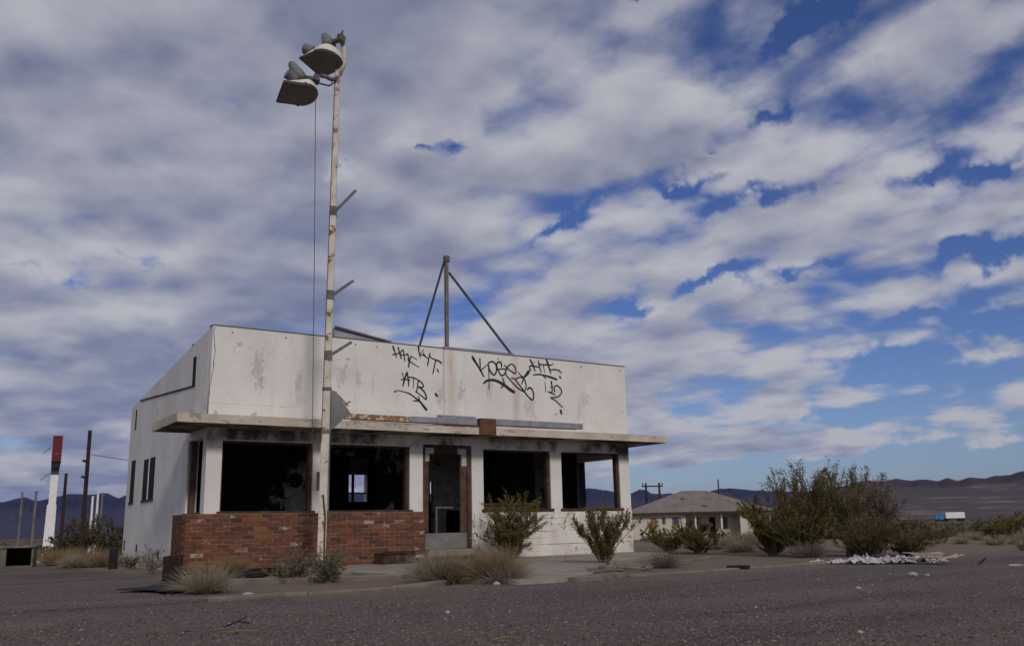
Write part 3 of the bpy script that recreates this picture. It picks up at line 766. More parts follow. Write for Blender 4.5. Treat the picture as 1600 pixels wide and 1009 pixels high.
# brick apron wall under the left windows, each brick its own piece
BX0, BX1, BF, BZ0 = -0.36, 4.14, -0.25, 0.07
wains = MB().box(BX0 + 0.012, BX1 - 0.006, BF + 0.007, -0.002, BZ0, 0.990).box(BX0 + 0.008, -0.006, -0.002, 0.62, BZ0, 0.988).build('brick_front', M['mortar'], bldg)
wains['label'] = 'red brick apron wall with traces of white paint'
NC, NB = 13, 21
ch_, bl_ = 0.0708, (BX1 - BX0) / NB
def rough_brick(half, seed):
    q = random.Random(seed); b_ = MB().box(-half + 0.006, half - 0.006, 0, 0.06, 0, ch_ - 0.012)
    b_.v = [(x + q.uniform(-.004, .004), y + q.uniform(-.004, .003), z + q.uniform(-.003, .003)) for x, y, z in b_.v]
    me = b_.mesh('brick'); me.materials.append(M['brick']); return me
fulls = [rough_brick(bl_ / 2, k) for k in range(8)]; halves = [rough_brick(bl_ / 4, 50 + k) for k in range(3)]
bm_full = MB().box(-bl_ / 2 + 0.006, bl_ / 2 - 0.006, 0, 0.06, 0, ch_ - 0.013).mesh('brick')
bm_half = MB().box(-bl_ / 4 + 0.006, bl_ / 4 - 0.006, 0, 0.06, 0, ch_ - 0.013).mesh('brick')
for me_ in (bm_full, bm_half): me_.materials.append(M['brick'])
rb = random.Random(5)
for j in range(NC):
    cuts = []
    if j % 2 == 0: cuts = [(BX0 + bl_ * (i + 0.5), bm_full) for i in range(NB)]
    else: cuts = [(BX0 + bl_ * 0.25, bm_half)] + [(BX0 + bl_ * (i + 1.0), bm_full) for i in range(NB - 1)] + [(BX1 - bl_ * 0.25, bm_half)]
    for cx_, me_ in cuts:
        o = bpy.data.objects.new('brick', rb.choice(fulls if me_ is bm_full else halves)); COL.objects.link(o); o.parent = wains
        o.location = (cx_ + rb.uniform(-0.002, 0.002), BF + rb.uniform(-0.004, 0.006), BZ0 + j * ch_ + rb.uniform(-0.0015, 0.0015))
        o.rotation_euler = (rb.uniform(-0.01, 0.01), rb.uniform(-0.012, 0.012), rb.uniform(-0.012, 0.012))
side_b = MB()
for j in range(NC):
    y_ = BF + 0.075 + (0.0 if j % 2 else 0.11)
    while y_ < 0.60:
        y1 = min(y_ + 0.205, 0.61); side_b.box(BX0 + rb.uniform(-0.004, 0.004), BX0 + 0.05, y_, y1 - 0.01, BZ0 + j * ch_, BZ0 + j * ch_ + ch_ - 0.01); y_ = y1
tag(side_b.build('brick_return', M['brick'], wains), 'bricks of the short return round the corner', kind='stuff')
# painted masonry under the right windows
pb = MB(); rb = random.Random(9); gap_ = (0.002, 0.0005, 0.006, 0.0005, 0.004, 0.0005, 0.001)
for j in range(7):
    z0 = 0.02 + j * 0.135; x_ = 5.40 - (0.2 if j % 2 else 0.0)
    while x_ < 9.59:
        xa, xb = max(x_, 5.37), min(x_ + 0.40, 9.59)
        if xb - xa > 0.03: pb.box(xa + 0.0008, xb - 0.0008, -0.034 + rb.uniform(-0.0015, 0.0015), -0.004, z0 + gap_[j] + rb.uniform(-.003, .004), z0 + 0.1345 + rb.uniform(-.003, .002))
        x_ += 0.40
tag(pb.build('painted_block', M['painted_brick'], bldg, 0.003), 'white painted masonry below the right windows, paint flaking along the joints', kind='stuff')

# graffiti: ribbons of black spray paint lying on the parapet
GRAFFITI = {
  'HAK': [
    ([(3.554,4.23),(3.581,4.155),(3.608,4.084),(3.633,4.009)], 0.034, 0.017),
    ([(3.546,4.059),(3.617,4.077),(3.705,4.109)], 0.022, 0.018),
    ([(3.671,4.216),(3.692,4.132),(3.742,3.994)], 0.029, 0.020),
    ([(3.706,4.072),(3.723,4.119),(3.781,4.179),(3.799,4.068),(3.822,3.956)], 0.022, 0.022),
    ([(3.706,4.072),(3.813,4.073),(3.88,4.108)], 0.018, 0.018),
    ([(3.88,4.108),(3.898,4.036),(3.894,3.978),(3.917,3.96)], 0.024, 0.022),
    ([(3.957,4.061),(3.926,3.981),(3.902,3.84)], 0.025, 0.029),
    ([(4.093,4.003),(3.966,4.066)], 0.020, 0.020),
    ([(3.912,3.972),(3.966,3.935),(4.139,3.851)], 0.024, 0.015),
  ],
  'KYT': [
    ([(4.129,4.266),(4.138,4.18),(4.171,4.034)], 0.040, 0.013),
    ([(4.244,4.214),(4.161,4.12)], 0.022, 0.017),
    ([(4.166,4.108),(4.239,4.106),(4.304,4.07)], 0.018, 0.020),
    ([(4.235,4.147),(4.295,4.086),(4.341,4.05),(4.373,4.068)], 0.022, 0.017),
    ([(4.395,4.161),(4.359,4.033),(4.334,3.895)], 0.027, 0.022),
    ([(4.387,4.102),(4.433,4.064),(4.517,4.038),(4.601,4.016),(4.657,3.975)], 0.017, 0.034),
    ([(4.526,4.031),(4.489,3.878),(4.456,3.739)], 0.027, 0.020),
    ([(4.558,3.842),(4.586,3.794)], 0.035, 0.035),
  ],
  'ATB': [
    ([(3.765,3.708),(3.794,3.583)], 0.024, 0.019),
    ([(3.87,3.728),(3.826,3.62),(3.779,3.45)], 0.034, 0.029),
    ([(3.87,3.728),(3.896,3.579),(3.91,3.447)], 0.031, 0.022),
    ([(3.737,3.568),(3.839,3.581),(3.941,3.576)], 0.022, 0.017),
    ([(3.902,3.632),(4.018,3.628),(4.121,3.589)], 0.022, 0.022),
    ([(4.018,3.622),(4.008,3.408)], 0.026, 0.019),
    ([(4.121,3.583),(4.102,3.431),(4.083,3.337)], 0.024, 0.019),
    ([(4.121,3.589),(4.199,3.542),(4.241,3.475),(4.212,3.444),(4.128,3.456)], 0.026, 0.022),
    ([(4.128,3.45),(4.238,3.382),(4.29,3.304),(4.31,3.218)], 0.022, 0.031),
    ([(4.057,3.353),(4.147,3.307),(4.293,3.206)], 0.017, 0.026),
  ],
  'arrow1': [
    ([(3.657,3.351),(3.802,3.331),(3.942,3.294),(4.07,3.216),(4.16,3.158),(4.251,3.059),(4.309,2.999)], 0.014, 0.046),
    ([(4.128,3.259),(4.167,3.152)], 0.026, 0.026),
    ([(4.006,3.163),(4.109,3.166),(4.167,3.146)], 0.019, 0.024),
    ([(3.588,3.318),(3.632,3.332)], 0.029, 0.029),
    ([(4.527,3.324),(4.553,3.297)], 0.058, 0.053),
  ],
  'KOSE': [
    ([(5.414,4.154),(5.56,3.962),(5.686,3.768)], 0.053, 0.023),
    ([(5.59,4.141),(5.599,3.917)], 0.038, 0.029),
    ([(5.606,3.898),(5.783,4.041)], 0.029, 0.026),
    ([(5.796,4.063),(5.811,3.832),(5.809,3.506)], 0.023, 0.018),
    ([(5.799,4.049),(5.821,3.941),(5.891,3.851),(5.946,3.828),(5.996,3.9),(6.006,3.997),(5.968,4.083),(5.896,4.112),(5.815,4.085)], 0.029, 0.029),
    ([(6.136,4.021),(6.122,4.103),(6.057,4.118),(6.007,4.052),(6.038,3.958),(6.1,3.853),(6.148,3.829),(6.214,3.875),(6.265,3.976)], 0.032, 0.026),
    ([(6.021,3.943),(6.135,3.973),(6.249,3.974)], 0.023, 0.023),
    ([(6.21,4.061),(6.314,3.979),(6.469,3.901),(6.504,3.966),(6.465,4.061),(6.383,4.096),(6.299,4.034),(6.231,3.89),(6.326,3.773),(6.486,3.632),(6.6,3.557),(6.698,3.521)], 0.023, 0.026),
    ([(6.375,3.79),(6.457,3.782),(6.554,3.692),(6.699,3.535),(6.812,3.418),(6.928,3.348),(6.957,3.468),(6.918,3.577),(6.852,3.615),(6.792,3.569)], 0.023, 0.032),
    ([(6.507,3.786),(6.608,3.828),(6.707,3.8),(6.762,3.678),(6.741,3.566),(6.698,3.521)], 0.023, 0.026),
    ([(6.645,3.684),(6.725,3.843),(6.83,3.984),(6.837,3.935),(6.725,3.843)], 0.026, 0.035),
    ([(6.569,3.929),(6.642,3.858),(6.716,3.843)], 0.018, 0.021),
    ([(5.677,3.632),(5.76,3.692),(5.888,3.717),(6.032,3.697),(6.208,3.62),(6.336,3.54),(6.449,3.492)], 0.032, 0.059),
    ([(6.154,3.768),(6.216,3.628)], 0.038, 0.032),
    ([(6.117,3.553),(6.142,3.595),(6.224,3.621)], 0.023, 0.023),
  ],
  'HTL12': [
    ([(6.892,4.235),(6.957,4.127),(7.015,3.991)], 0.041, 0.023),
    ([(6.893,3.995),(6.87,4.064),(6.913,4.103),(7.118,4.09)], 0.026, 0.026),
    ([(7.109,4.225),(7.135,4.099),(7.174,3.981)], 0.032, 0.023),
    ([(7.12,4.155),(7.292,4.154),(7.475,4.162)], 0.026, 0.023),
    ([(7.24,4.143),(7.269,3.981)], 0.026, 0.021),
    ([(7.331,4.272),(7.395,4.105),(7.438,3.973)], 0.047, 0.026),
    ([(7.41,4.049),(7.568,4.068),(7.673,4.055),(7.733,3.995)], 0.026, 0.023),
    ([(7.685,3.919),(7.699,3.899)], 0.050, 0.050),
    ([(6.958,3.902),(7.112,3.927),(7.283,3.911),(7.456,3.881),(7.594,3.848)], 0.023, 0.041),
    ([(7.231,3.9),(7.298,3.841)], 0.029, 0.021),
    ([(7.274,3.762),(7.287,3.551)], 0.021, 0.021),
    ([(7.443,3.788),(7.464,3.654),(7.451,3.54)], 0.035, 0.029),
    ([(7.365,3.556),(7.537,3.503)], 0.035, 0.032),
    ([(7.412,3.658),(7.474,3.669)], 0.021, 0.018),
    ([(7.531,3.566),(7.517,3.658),(7.589,3.712),(7.675,3.668),(7.721,3.6),(7.686,3.512),(7.578,3.449),(7.412,3.432),(7.557,3.363),(7.727,3.231)], 0.026, 0.021),
    ([(7.68,3.15),(7.69,3.102)], 0.059, 0.056),
  ],
}

def smooth_pts(P):
    if len(P) < 3: return P
    out = []
    for i in range(len(P) - 1):
        p0, p1, p2, p3 = P[max(i-1,0)], P[i], P[i+1], P[min(i+2,len(P)-1)]
        for s in range(4):
            t = s / 4.0
            out.append(tuple(0.5 * ((2*p1[k]) + (-p0[k]+p2[k])*t + (2*p0[k]-5*p1[k]+4*p2[k]-p3[k])*t*t + (-p0[k]+3*p1[k]-3*p2[k]+p3[k])*t**3) for k in (0, 1)))
    return out + [P[-1]]
rg = random.Random(3)
for word, strokes in GRAFFITI.items():
    mb = MB(); depth = -0.0068
    for pts, w0, w1 in strokes:
        depth -= 0.00025
        P = smooth_pts([tuple(p) for p in pts]); n = len(P)
        d0_ = Vector((P[1][0]-P[0][0], P[1][1]-P[0][1])).normalized(); d1_ = Vector((P[-1][0]-P[-2][0], P[-1][1]-P[-2][1])).normalized()
        base = len(mb.v)
        for i, p in enumerate(P):
            a, b = P[max(i-1,0)], P[min(i+1,n-1)]
            d = Vector((b[0]-a[0], b[1]-a[1])); d = d.normalized() if d.length > 1e-6 else d0_
            w_ = (w0 + (w1 - w0) * i / (n - 1)) * 0.62 * (1 + 0.14 * rg.uniform(-1, 1))
            q = Vector(p)
            if i == 0: q = q - d0_ * w_ * 0.7
            if i == n - 1: q = q + d1_ * w_ * 0.7
            if i in (0, n - 1): w_ *= 0.7
            mb.v += [(q.x - d.y * w_, depth, q.y + d.x * w_), (q.x + d.y * w_, depth, q.y - d.x * w_)]
        for i in range(n - 1): k = base + 2 * i; mb.f.append((k, k + 1, k + 3, k + 2))
    o = mb.build('graffiti', M['black_paint'], pl if word in ('HAK', 'KYT', 'ATB', 'arrow1') else pr)

# crack running down the corner of the parapet
mb = MB(); cz = 4.26; px_ = 0.035
prev = None
while cz > 2.64:
    w_ = 0.004 + 0.006 * abs(mnoise.noise(Vector((cz * 6, 0, 0)))); cur = ((px_ - w_, -0.0065, cz), (px_ + w_, -0.0065, cz))
    if prev: mb.add([prev[0], prev[1], cur[1], cur[0]], [(0, 1, 2, 3)])
    prev = cur; cz -= 0.05; px_ += rg.uniform(-0.014, 0.013)
mb.build('crack', M['soot_wood'], pl)
# things standing on the roof edge
mast = thing('sign_mast', cafe(4.93, -0.24, 3.80), 'bare steel sign mast with two raking braces on the cafe parapet', 'mast', YAW)
MB().box(-0.036, 0.036, -0.036, 0.036, 0.10, 2.56).build('post', M['grey_wood'], mast, 0.004)
MB().bar((-0.02, 0.02, 2.52), (-0.50, 0.62, 0.10), 0.036, 0.036).build('brace', M['steel_blue'], mast)
MB().bar((0.06, 0.0, 2.22), (1.63, -0.05, 0.52), 0.040, 0.040).build('brace', M['steel_blue'], mast)
MB().box(-0.08, 0.08, -0.08, 0.08, 0.08, 0.13).build('foot_plate', M['old_metal'], mast)
MB().box(-0.05, 0.06, -0.05, 0.05, 2.44, 2.575).build('top_clamp', M['old_metal'], mast)
hood = thing('roof_hood', cafe(2.60, -0.75, 4.02), 'dented grey sheet metal hood poking above the parapet beside the floodlight pole', 'roof hood', YAW)
MB().add([(0, 0, -0.02), (1.30, 0, -0.06), (1.30, 0.7, -0.06), (0, 0.7, -0.02), (0.03, 0.05, 0.66), (1.25, 0.0, 0.46), (1.25, 0.7, 0.42), (0.10, 0.6, 0.70)],
         [(0,3,2,1),(4,5,6,7),(0,1,5,4),(1,2,6,5),(2,3,7,6),(3,0,4,7)]).build('hood_shell', M['sheet_metal'], hood, 0.01)
MB().bar((0.03, 0.0, 0.665), (1.27, -0.02, 0.46), 0.05, 0.03).build('hood_rim', M['old_metal'], hood)

# ------------------------------------------------------------------ floodlight pole in front of the cafe
PX, PY = -3.16, 15.27
pole = thing('floodlight_pole', (PX, PY, 0.0), 'tall cream steel pole with two floodlights, peeling and rusty, in front of the brick wall', 'light pole', R(8))
def sq(mb, z0, z1, w0, w1, lean0, lean1):
    return mb.add([(lean0 - w0/2, -w0/2, z0), (lean0 + w0/2, -w0/2, z0), (lean0 + w0/2, w0/2, z0), (lean0 - w0/2, w0/2, z0),
                   (lean1 - w1/2, -w1/2, z1), (lean1 + w1/2, -w1/2, z1), (lean1 + w1/2, w1/2, z1), (lean1 - w1/2, w1/2, z1)],
                  [(0,3,2,1),(4,5,6,7),(0,1,5,4),(1,2,6,5),(2,3,7,6),(3,0,4,7)])
def lean(z): return -0.03 + 0.10 * z / 8.9
sq(MB(), -0.05, 3.0, 0.138, 0.134, lean(0), lean(3)).build('pole_section', M['pole_paint'], pole, 0.01)
sq(MB(), 3.0, 6.1, 0.114, 0.108, lean(3), lean(6.1)).build('pole_section', M['pole_paint'], pole, 0.01)
sq(MB(), 6.1, 8.92, 0.094, 0.088, lean(6.1), lean(8.92)).build('pole_section', M['pole_paint'], pole, 0.01)
for z_, w_ in ((3.0, 0.15), (6.12, 0.124), (2.28, 0.15)):
    sq(MB(), z_ - 0.03, z_ + 0.03, w_, w_, lean(z_), lean(z_)).build('collar', M['old_metal'], pole)
for z_, w_ in ((6.20, 0.118), (4.66, 0.126), (3.60, 0.13)):
    b_ = sq(MB(), z_ - 0.10, z_ + 0.06, w_, w_, lean(z_), lean(z_)).build('bracket', M['old_metal'], pole)
    MB().bar((lean(z_) + 0.05, 0.02, z_), (lean(z_) + 0.38, 0.12, z_ + {6.20: 0.42, 4.66: 0.28, 3.60: 0.24}[z_]), 0.05, 0.05).build('arm', M['old_metal'], b_)
MB().tube([(lean(0.3) + 0.05, -0.088, 0.0), (lean(0.9) + 0.045, -0.088, 0.9), (lean(1.3), -0.088, 1.25)], 0.014, 6).build('conduit', M['rust'], pole)
MB().box(lean(1.45) - 0.12, lean(1.45) - 0.075, -0.06, 0.06, 1.32, 1.62).build('rusty_hinge_plate', M['rust'], pole)
MB().box(lean(1.5) + 0.077, lean(1.5) + 0.087, -0.07, 0.07, 0.9, 2.95).build('teal_edge_strip', M['teal_paint'], pole)
# what is left of a sign: a pointed grey panel with its torn fixing
sg = MB().add([(lean(2.6)+0.08, -0.03, 2.98), (lean(2.6)+0.08, -0.03, 2.30), (lean(2.6)+0.40, -0.03, 2.60), (lean(2.6)+0.16, -0.03, 2.96),
               (lean(2.6)+0.08, 0.0, 2.98), (lean(2.6)+0.08, 0.0, 2.30), (lean(2.6)+0.40, 0.0, 2.60), (lean(2.6)+0.16, 0.0, 2.96)],
              [(0,1,2,3),(7,6,5,4),(0,4,5,1),(1,5,6,2),(2,6,7,3),(3,7,4,0)]).build('sign_fragment', M['grey_plastic'], pole)
sg['label'] = 'pointed grey remnant of a sign panel'
MB().bar((lean(2.6)+0.20, 0.02, 2.90), (lean(2.6)+0.36, 0.02, 2.72), 0.05, 0.02).bar((lean(2.6)+0.30, 0.02, 2.74), (lean(2.6)+0.40, 0.02, 2.80), 0.03, 0.02).build('torn_fixing', M['old_metal'], sg)

def floodlight(loc, heading, tilt):
    """bowl with a flat lens below: straight front lip, rounded back, rising towards the back"""
    fl = thing('floodlight', loc, None, None); fl.parent = pole
    fl.rotation_euler = (tilt[0], tilt[1], heading - R(8))
    # outline in local xy, +x = front
    out = [(0.33, -0.30), (0.33, 0.30)]
    for k in range(1, 12):
        a = math.pi / 2 + math.pi * k / 12
        out.append((-0.06 + 0.27 * math.cos(a) * 1.0, 0.31 * math.sin(a)))
    n = len(out); mb = MB()
    rings = [(1.0, 0.0), (1.0, 0.05), (0.93, 0.13), (0.72, 0.205), (0.42, 0.225)]
    for s, hgt in rings:
        for (x_, y_) in out:
            xs = -0.10 + (x_ + 0.10) * s; rise = (0.33 - xs) / 0.66
            mb.v.append((xs, y_ * s, 0.012 + hgt * max(0.06, min(1.0, rise * 1.35))))
    for i in range(len(rings) - 1):
        for k in range(n): mb.f.append((i*n+k, i*n+(k+1)%n, (i+1)*n+(k+1)%n, (i+1)*n+k))
    mb.f.append(tuple(range((len(rings)-1)*n, len(rings)*n)))
    sh = mb.build('housing', M['lamp_paint'], fl, 0, False)
    MB().prism([(x_ * 0.985, y_ * 0.985) for x_, y_ in out], -0.012, 0.010).build('lens', M['lens'], fl)
    # ballast drum, leaning back, and its collar; side capacitor can
    MB().tube([(-0.06, 0, 0.21), (-0.06, 0, 0.34)], [0.11, 0.09], 14).build('neck', M['rust'], fl)
    MB().tube([(-0.08, 0, 0.33), (-0.02, 0, 0.47), (0.08, 0, 0.66), (0.10, 0, 0.70)], [0.125, 0.11, 0.07, 0.04], 14).build('ballast', M['ballast'], fl, 0, True)
    MB().tube([(0.10, 0.20, 0.15), (0.26, 0.26, 0.22)], [0.085, 0.10], 12).build('capacitor_can', M['ballast'], fl)
    MB().tube([(-0.12, 0.0, 0.40), (-0.32, 0.0, 0.40)], 0.05, 10).box(-0.40, -0.30, -0.07, 0.07, 0.33, 0.47).build('knuckle', M['old_metal'], fl, 0.004)
    rim = MB()
    for k in range(n): rim.bar((out[k][0] * 1.004, out[k][1] * 1.004, 0.012), (out[(k+1) % n][0] * 1.004, out[(k+1) % n][1] * 1.004, 0.012), 0.018, 0.022)
    rim.build('lens_rim', M['old_metal'], fl)
    for sx, sy in ((0.28, 0.27), (0.28, -0.27), (-0.05, 0.30), (-0.05, -0.30)): MB().box(sx - 0.02, sx + 0.02, sy - 0.012, sy + 0.012, -0.02, 0.045).build('latch', M['rust'], fl)
    MB().tube([(-0.30, 0.05, 0.36), (-0.26, 0.10, 0.24), (-0.18, 0.10, 0.20)], 0.012, 5).build('flex_cable', M['rubber'], fl)
    MB().tube([(-0.36, 0.0, 0.46), (-0.36, 0.0, 0.58)], 0.018, 6).build('knuckle_bolt', M['rust'], fl)
    return fl
# +x of a lamp points along its heading
f1 = floodlight((-0.18, -0.06, 9.02), math.atan2(0.5, -0.86), (R(12), R(4), 0))
f1['label'] = 'upper floodlight with dusty downward lens'
f2 = floodlight((-0.60, -0.18, 8.30), math.atan2(-0.46, -0.89), (R(13), R(3), 0))
f2['label'] = 'lower floodlight hanging out to the left of the pole'
MB().tube([(lean(8.9) + 0.02, 0, 8.80), (lean(8.9) + 0.10, -0.02, 9.02), (lean(8.9) + 0.12, -0.06, 9.22), (lean(8.9) + 0.08, -0.10, 9.38)], 0.045, 10).build('pipe_arm', M['pole_paint'], pole, 0, True)
MB().tube([(lean(8.8), -0.02, 8.74), (lean(8.8) - 0.10, -0.10, 8.66), (lean(8.8) - 0.22, -0.14, 8.70), (lean(8.8) - 0.30, -0.15, 8.70)], 0.04, 10).build('pipe_arm', M['old_metal'], pole, 0, True)
MB().tube([(lean(8.8) - 0.02, -0.06, 8.66), (lean(8.8) - 0.14, -0.13, 8.52), (lean(8.8) - 0.30, -0.16, 8.54), (lean(8.8) - 0.40, -0.16, 8.62)], 0.015, 6).build('cable', M['rubber'], pole, 0, True)
# two loose chains
def chain(p, q, sag, name_label):
    p, q = Vector(p), Vector(q); n = int((q - p).length / 0.055); mb = MB()
    for i in range(n):
        s = (i + 0.5) / n; c = p.lerp(q, s) + Vector(sag) * (4 * s * (1 - s)); d = (q - p).normalized() * 0.021
        mb.tube([c - d, c + d], 0.0075, 4)
    o = mb.build('chain', M['rust'], None); tag(o, name_label, 'chain', 'chains hanging from the floodlight pole')
chain((-3.44, 15.05, 8.30), (-3.335, 15.10, 0.95), (0.01, 0, 0), 'thin rusty chain hanging free from the lower floodlight')
chain((PX + 0.03, PY - 0.075, 8.6), (PX - 0.055, PY - 0.092, 2.1), (0.0, 0, 0), 'thin rusty chain running down the face of the floodlight pole')

# ------------------------------------------------------------------ paving, kerbs and litter in front of the cafe
apron_poly = [(1.35, 0.24), (9.9, 0.02), (9.2, 1.6), (7.9, 2.4), (6.3, 3.7), (4.6, 4.6), (3.6, 5.9), (3.0, 6.75), (2.35, 7.05), (1.7, 7.0), (1.5, 6.2), (1.42, 4.9), (1.30, 2.6)]
ap = MB(); pts = []
for i in range(len(apron_poly)):
    p, q = apron_poly[i], apron_poly[(i + 1) % len(apron_poly)]; n = max(1, int(math.hypot(q[0]-p[0], q[1]-p[1]) / 0.25))
    for k in range(n):
        s = k / n; a = p[0] + (q[0]-p[0]) * s; b = p[1] + (q[1]-p[1]) * s
        j = 0.06 if b > 0.3 else 0.0
        pts.append((a + j * mnoise.noise(Vector((a*3, b*3, 1))), b + j * mnoise.noise(Vector((a*3, b*3, 5)))))
ap.prism([tuple(cafe(a, b)[:2]) for a, b in pts][::-1], -0.08, 0.062)
tag(ap.build('concrete_apron', M['concrete'], None), kind='structure')
def kerb(points, w, h, name='kerb', mat='kerb'):
    """a run of cast kerb stones butted end to end"""
    root = None; k = 0
    for (a0, b0), (a1, b1) in zip(points, points[1:]):
        L = math.hypot(a1 - a0, b1 - b0); n = max(1, round(L / 1.1))
        for i in range(n):
            p, q = i / n + 0.006 / L, (i + 1) / n - 0.006 / L
            A, B = cafe(a0 + (a1-a0)*p, b0 + (b1-b0)*p, h/2 - 0.05), cafe(a0 + (a1-a0)*q, b0 + (b1-b0)*q, h/2 - 0.05)
            k += 1
            jit = lambda: Vector((random.uniform(-.012, .012), random.uniform(-.012, .012), random.uniform(-.012, .012)))
            mb = MB().bar(A + jit(), B + jit(), w, h + 0.10)
            if root is None: root = tag(mb.build(name, M[mat], None, 0.018), kind='structure')
            else: mb.build('kerb_stone', M[mat], root, 0.018)
kerb([(-1.75, 6.62), (0.4, 6.45), (1.25, 6.15)], 0.17, 0.045)
kerb([(-0.85, 3.75), (0.35, 4.20), (1.36, 4.75)], 0.15, 0.075)
kerb([(3.5, 6.85), (5.1, 6.72), (7.75, 6.62)], 0.16, 0.03)
kerb([(4.6, 5.0), (6.9, 4.3), (8.7, 3.4)], 0.16, 0.05)
tag(MB().bar(cafe(2.35, 7.22, 0.03), cafe(3.35, 6.95, 0.035), 0.14, 0.07).build('loose_plank', M['grey_wood'], None, 0.008), 'long grey plank lying at the edge of the concrete apron', 'plank')

upr = thing('rusty_panel', cafe(-0.95, 2.0), 'rusty brown metal panel standing upright at the end of the planter', 'panel', YAW + R(18))
MB().add([(-0.15, -0.02, -0.05), (0.14, -0.02, -0.05), (0.16, -0.02, 0.35), (-0.12, -0.02, 0.335), (-0.15, 0.02, -0.05), (0.14, 0.02, -0.05), (0.16, 0.06, 0.35), (-0.12, 0.06, 0.335)],
         [(0,1,2,3),(7,6,5,4),(0,4,5,1),(1,5,6,2),(2,6,7,3),(3,7,4,0)]).build('panel_sheet', M['dark_rust'], upr, 0.004)
MB().bar((-0.12, 0.03, 0.345), (0.16, 0.03, 0.36), 0.06, 0.02).build('folded_rim', M['dark_rust'], upr)
def flat_poly(name, pts, z, th, mat, label, cat):
    n = len(pts); cx = sum(p[0] for p in pts) / n; cy = sum(p[1] for p in pts) / n
    mb = MB(); mb.v = [(p[0]-cx, p[1]-cy, 0) for p in pts] + [(p[0]-cx, p[1]-cy, th + (p[2] if len(p) > 2 else 0)) for p in pts]
    mb.f = [tuple(range(n-1, -1, -1)), tuple(range(n, 2*n))] + [(i, (i+1) % n, (i+1) % n + n, i + n) for i in range(n)]
    o = mb.build(name, mat, None); o.location = (cx, cy, z); return tag(o, label, cat)
flat_poly('dark_sheet', [(-4.79, 11.27), (-4.25, 11.0), (-3.95, 10.62), (-3.86, 10.9), (-4.1, 11.8), (-4.62, 12.85, .01), (-4.72, 12.4), (-4.6, 11.7)], 0.028, 0.012, M['char'], 'black sheet lying flat on the gravel left of the planter', 'tar paper')  # thin flat black polygon just above the gravel
flat_poly('dark_board', [tuple(cafe(-0.55, 2.9)[:2]), tuple(cafe(0.25, 2.4)[:2]), tuple(cafe(0.85, 1.2)[:2]), tuple(cafe(0.35, 1.5)[:2]), tuple(cafe(-0.5, 2.4)[:2])], 0.03, 0.05, M['char'], 'scorched dark board lying on the soil behind the planter kerb', 'board')
bxo = thing('fallen_fascia_box', cafe(3.42, 0.66, 0.062), 'dark brown wooden box with a torn pale corner lying against the brick wall', 'box', YAW + R(2))
MB().box(-0.46, 0.46, -0.20, 0.17, 0.0, 0.20).build('box_body', M['soot_wood'], bxo, 0.012)
MB().box(-0.48, 0.48, -0.22, -0.195, 0.16, 0.225).build('box_lip', M['pole_wood'], bxo, 0.006)
MB().add([(0.16, -0.206, 0.10), (0.38, -0.206, 0.09), (0.36, -0.206, 0.15), (0.24, -0.206, 0.145), (0.16, -0.203, 0.10), (0.38, -0.203, 0.09), (0.36, -0.203, 0.15), (0.24, -0.203, 0.145)], [(0,1,2,3),(7,6,5,4),(0,4,5,1),(1,5,6,2),(2,6,7,3),(3,7,4,0)]).build('torn_patch', M['tan_wood'], bxo)
tag(MB().tube([(-2.56, 11.72, -0.05), (-2.55, 11.72, 0.14), (-2.54, 11.70, 0.24)], [0.014, 0.012, 0.02], 6).build('marker_stake', M['old_metal'], None), 'small dark metal stake in front of the grey-green bush', 'stake')
tag(MB().bar((3.02, 13.55, 0.03), (3.28, 13.35, 0.035), 0.09, 0.05).build('charred_stick', M['char'], None, 0.006), 'short black piece of charred timber on the gravel by the long kerb', 'timber')
hp = [cafe(4.55 + 0.25 * math.cos(t * 0.7) * (1 + 0.2 * t / 6), 5.75 + 0.22 * math.sin(t * 0.7), 0.05 + 0.02 * math.sin(t * 2.3)) for t in range(12)]
tag(MB().tube([tuple(p) for p in hp], 0.02, 6).build('old_hose', M['grey_wood'], None, 0, True), 'coiled piece of grey hose on the soil right of the round creosote bush', 'hose')
tag(MB().tube([tuple(cafe(4.25, 5.9, 0.03)), tuple(cafe(3.9, 6.05, 0.05)), tuple(cafe(3.55, 6.0, 0.03))], 0.022, 6).build('dead_branch', M['bark'], None), 'short dark dead branch on the soil beside the hose', 'branch')
mbt = MB().tube([(-2.05, 6.62, 0.02), (-1.98, 6.70, 0.05), (-1.90, 6.72, 0.035)], 0.006, 5).tube([(-1.98, 6.70, 0.05), (-1.95, 6.82, 0.07)], 0.004, 5).tube([(-1.99, 6.69, 0.04), (-2.04, 6.78, 0.05)], 0.004, 5)
tag(mbt.build('dark_twig', M['char'], None), 'small black forked twig on the gravel nearest the camera', 'twig')
tag(MB().tube([(-2.08, 6.52, 0.012), (-2.0, 6.55, 0.02), (-1.93, 6.50, 0.014)], 0.007, 5).build('straw_stalk', M['straw'], None), 'short yellow stalk beside the black forked twig', 'stalk', 'dry stalks on the near gravel')
tag(MB().tube([(-1.98, 6.38, 0.012), (-1.85, 6.40, 0.016), (-1.74, 6.40, 0.012)], 0.006, 5).build('straw_stalk', M['straw'], None), 'long yellow stalk in front of the black forked twig', 'stalk', 'dry stalks on the near gravel')
tag(MB().tube([(-0.16, 5.62, 0.012), (-0.08, 5.66, 0.02), (0.0, 5.62, 0.014)], 0.006, 5).build('straw_stalk', M['straw'], None), 'yellow stalk at the bottom centre of the gravel', 'stalk', 'dry stalks on the near gravel')
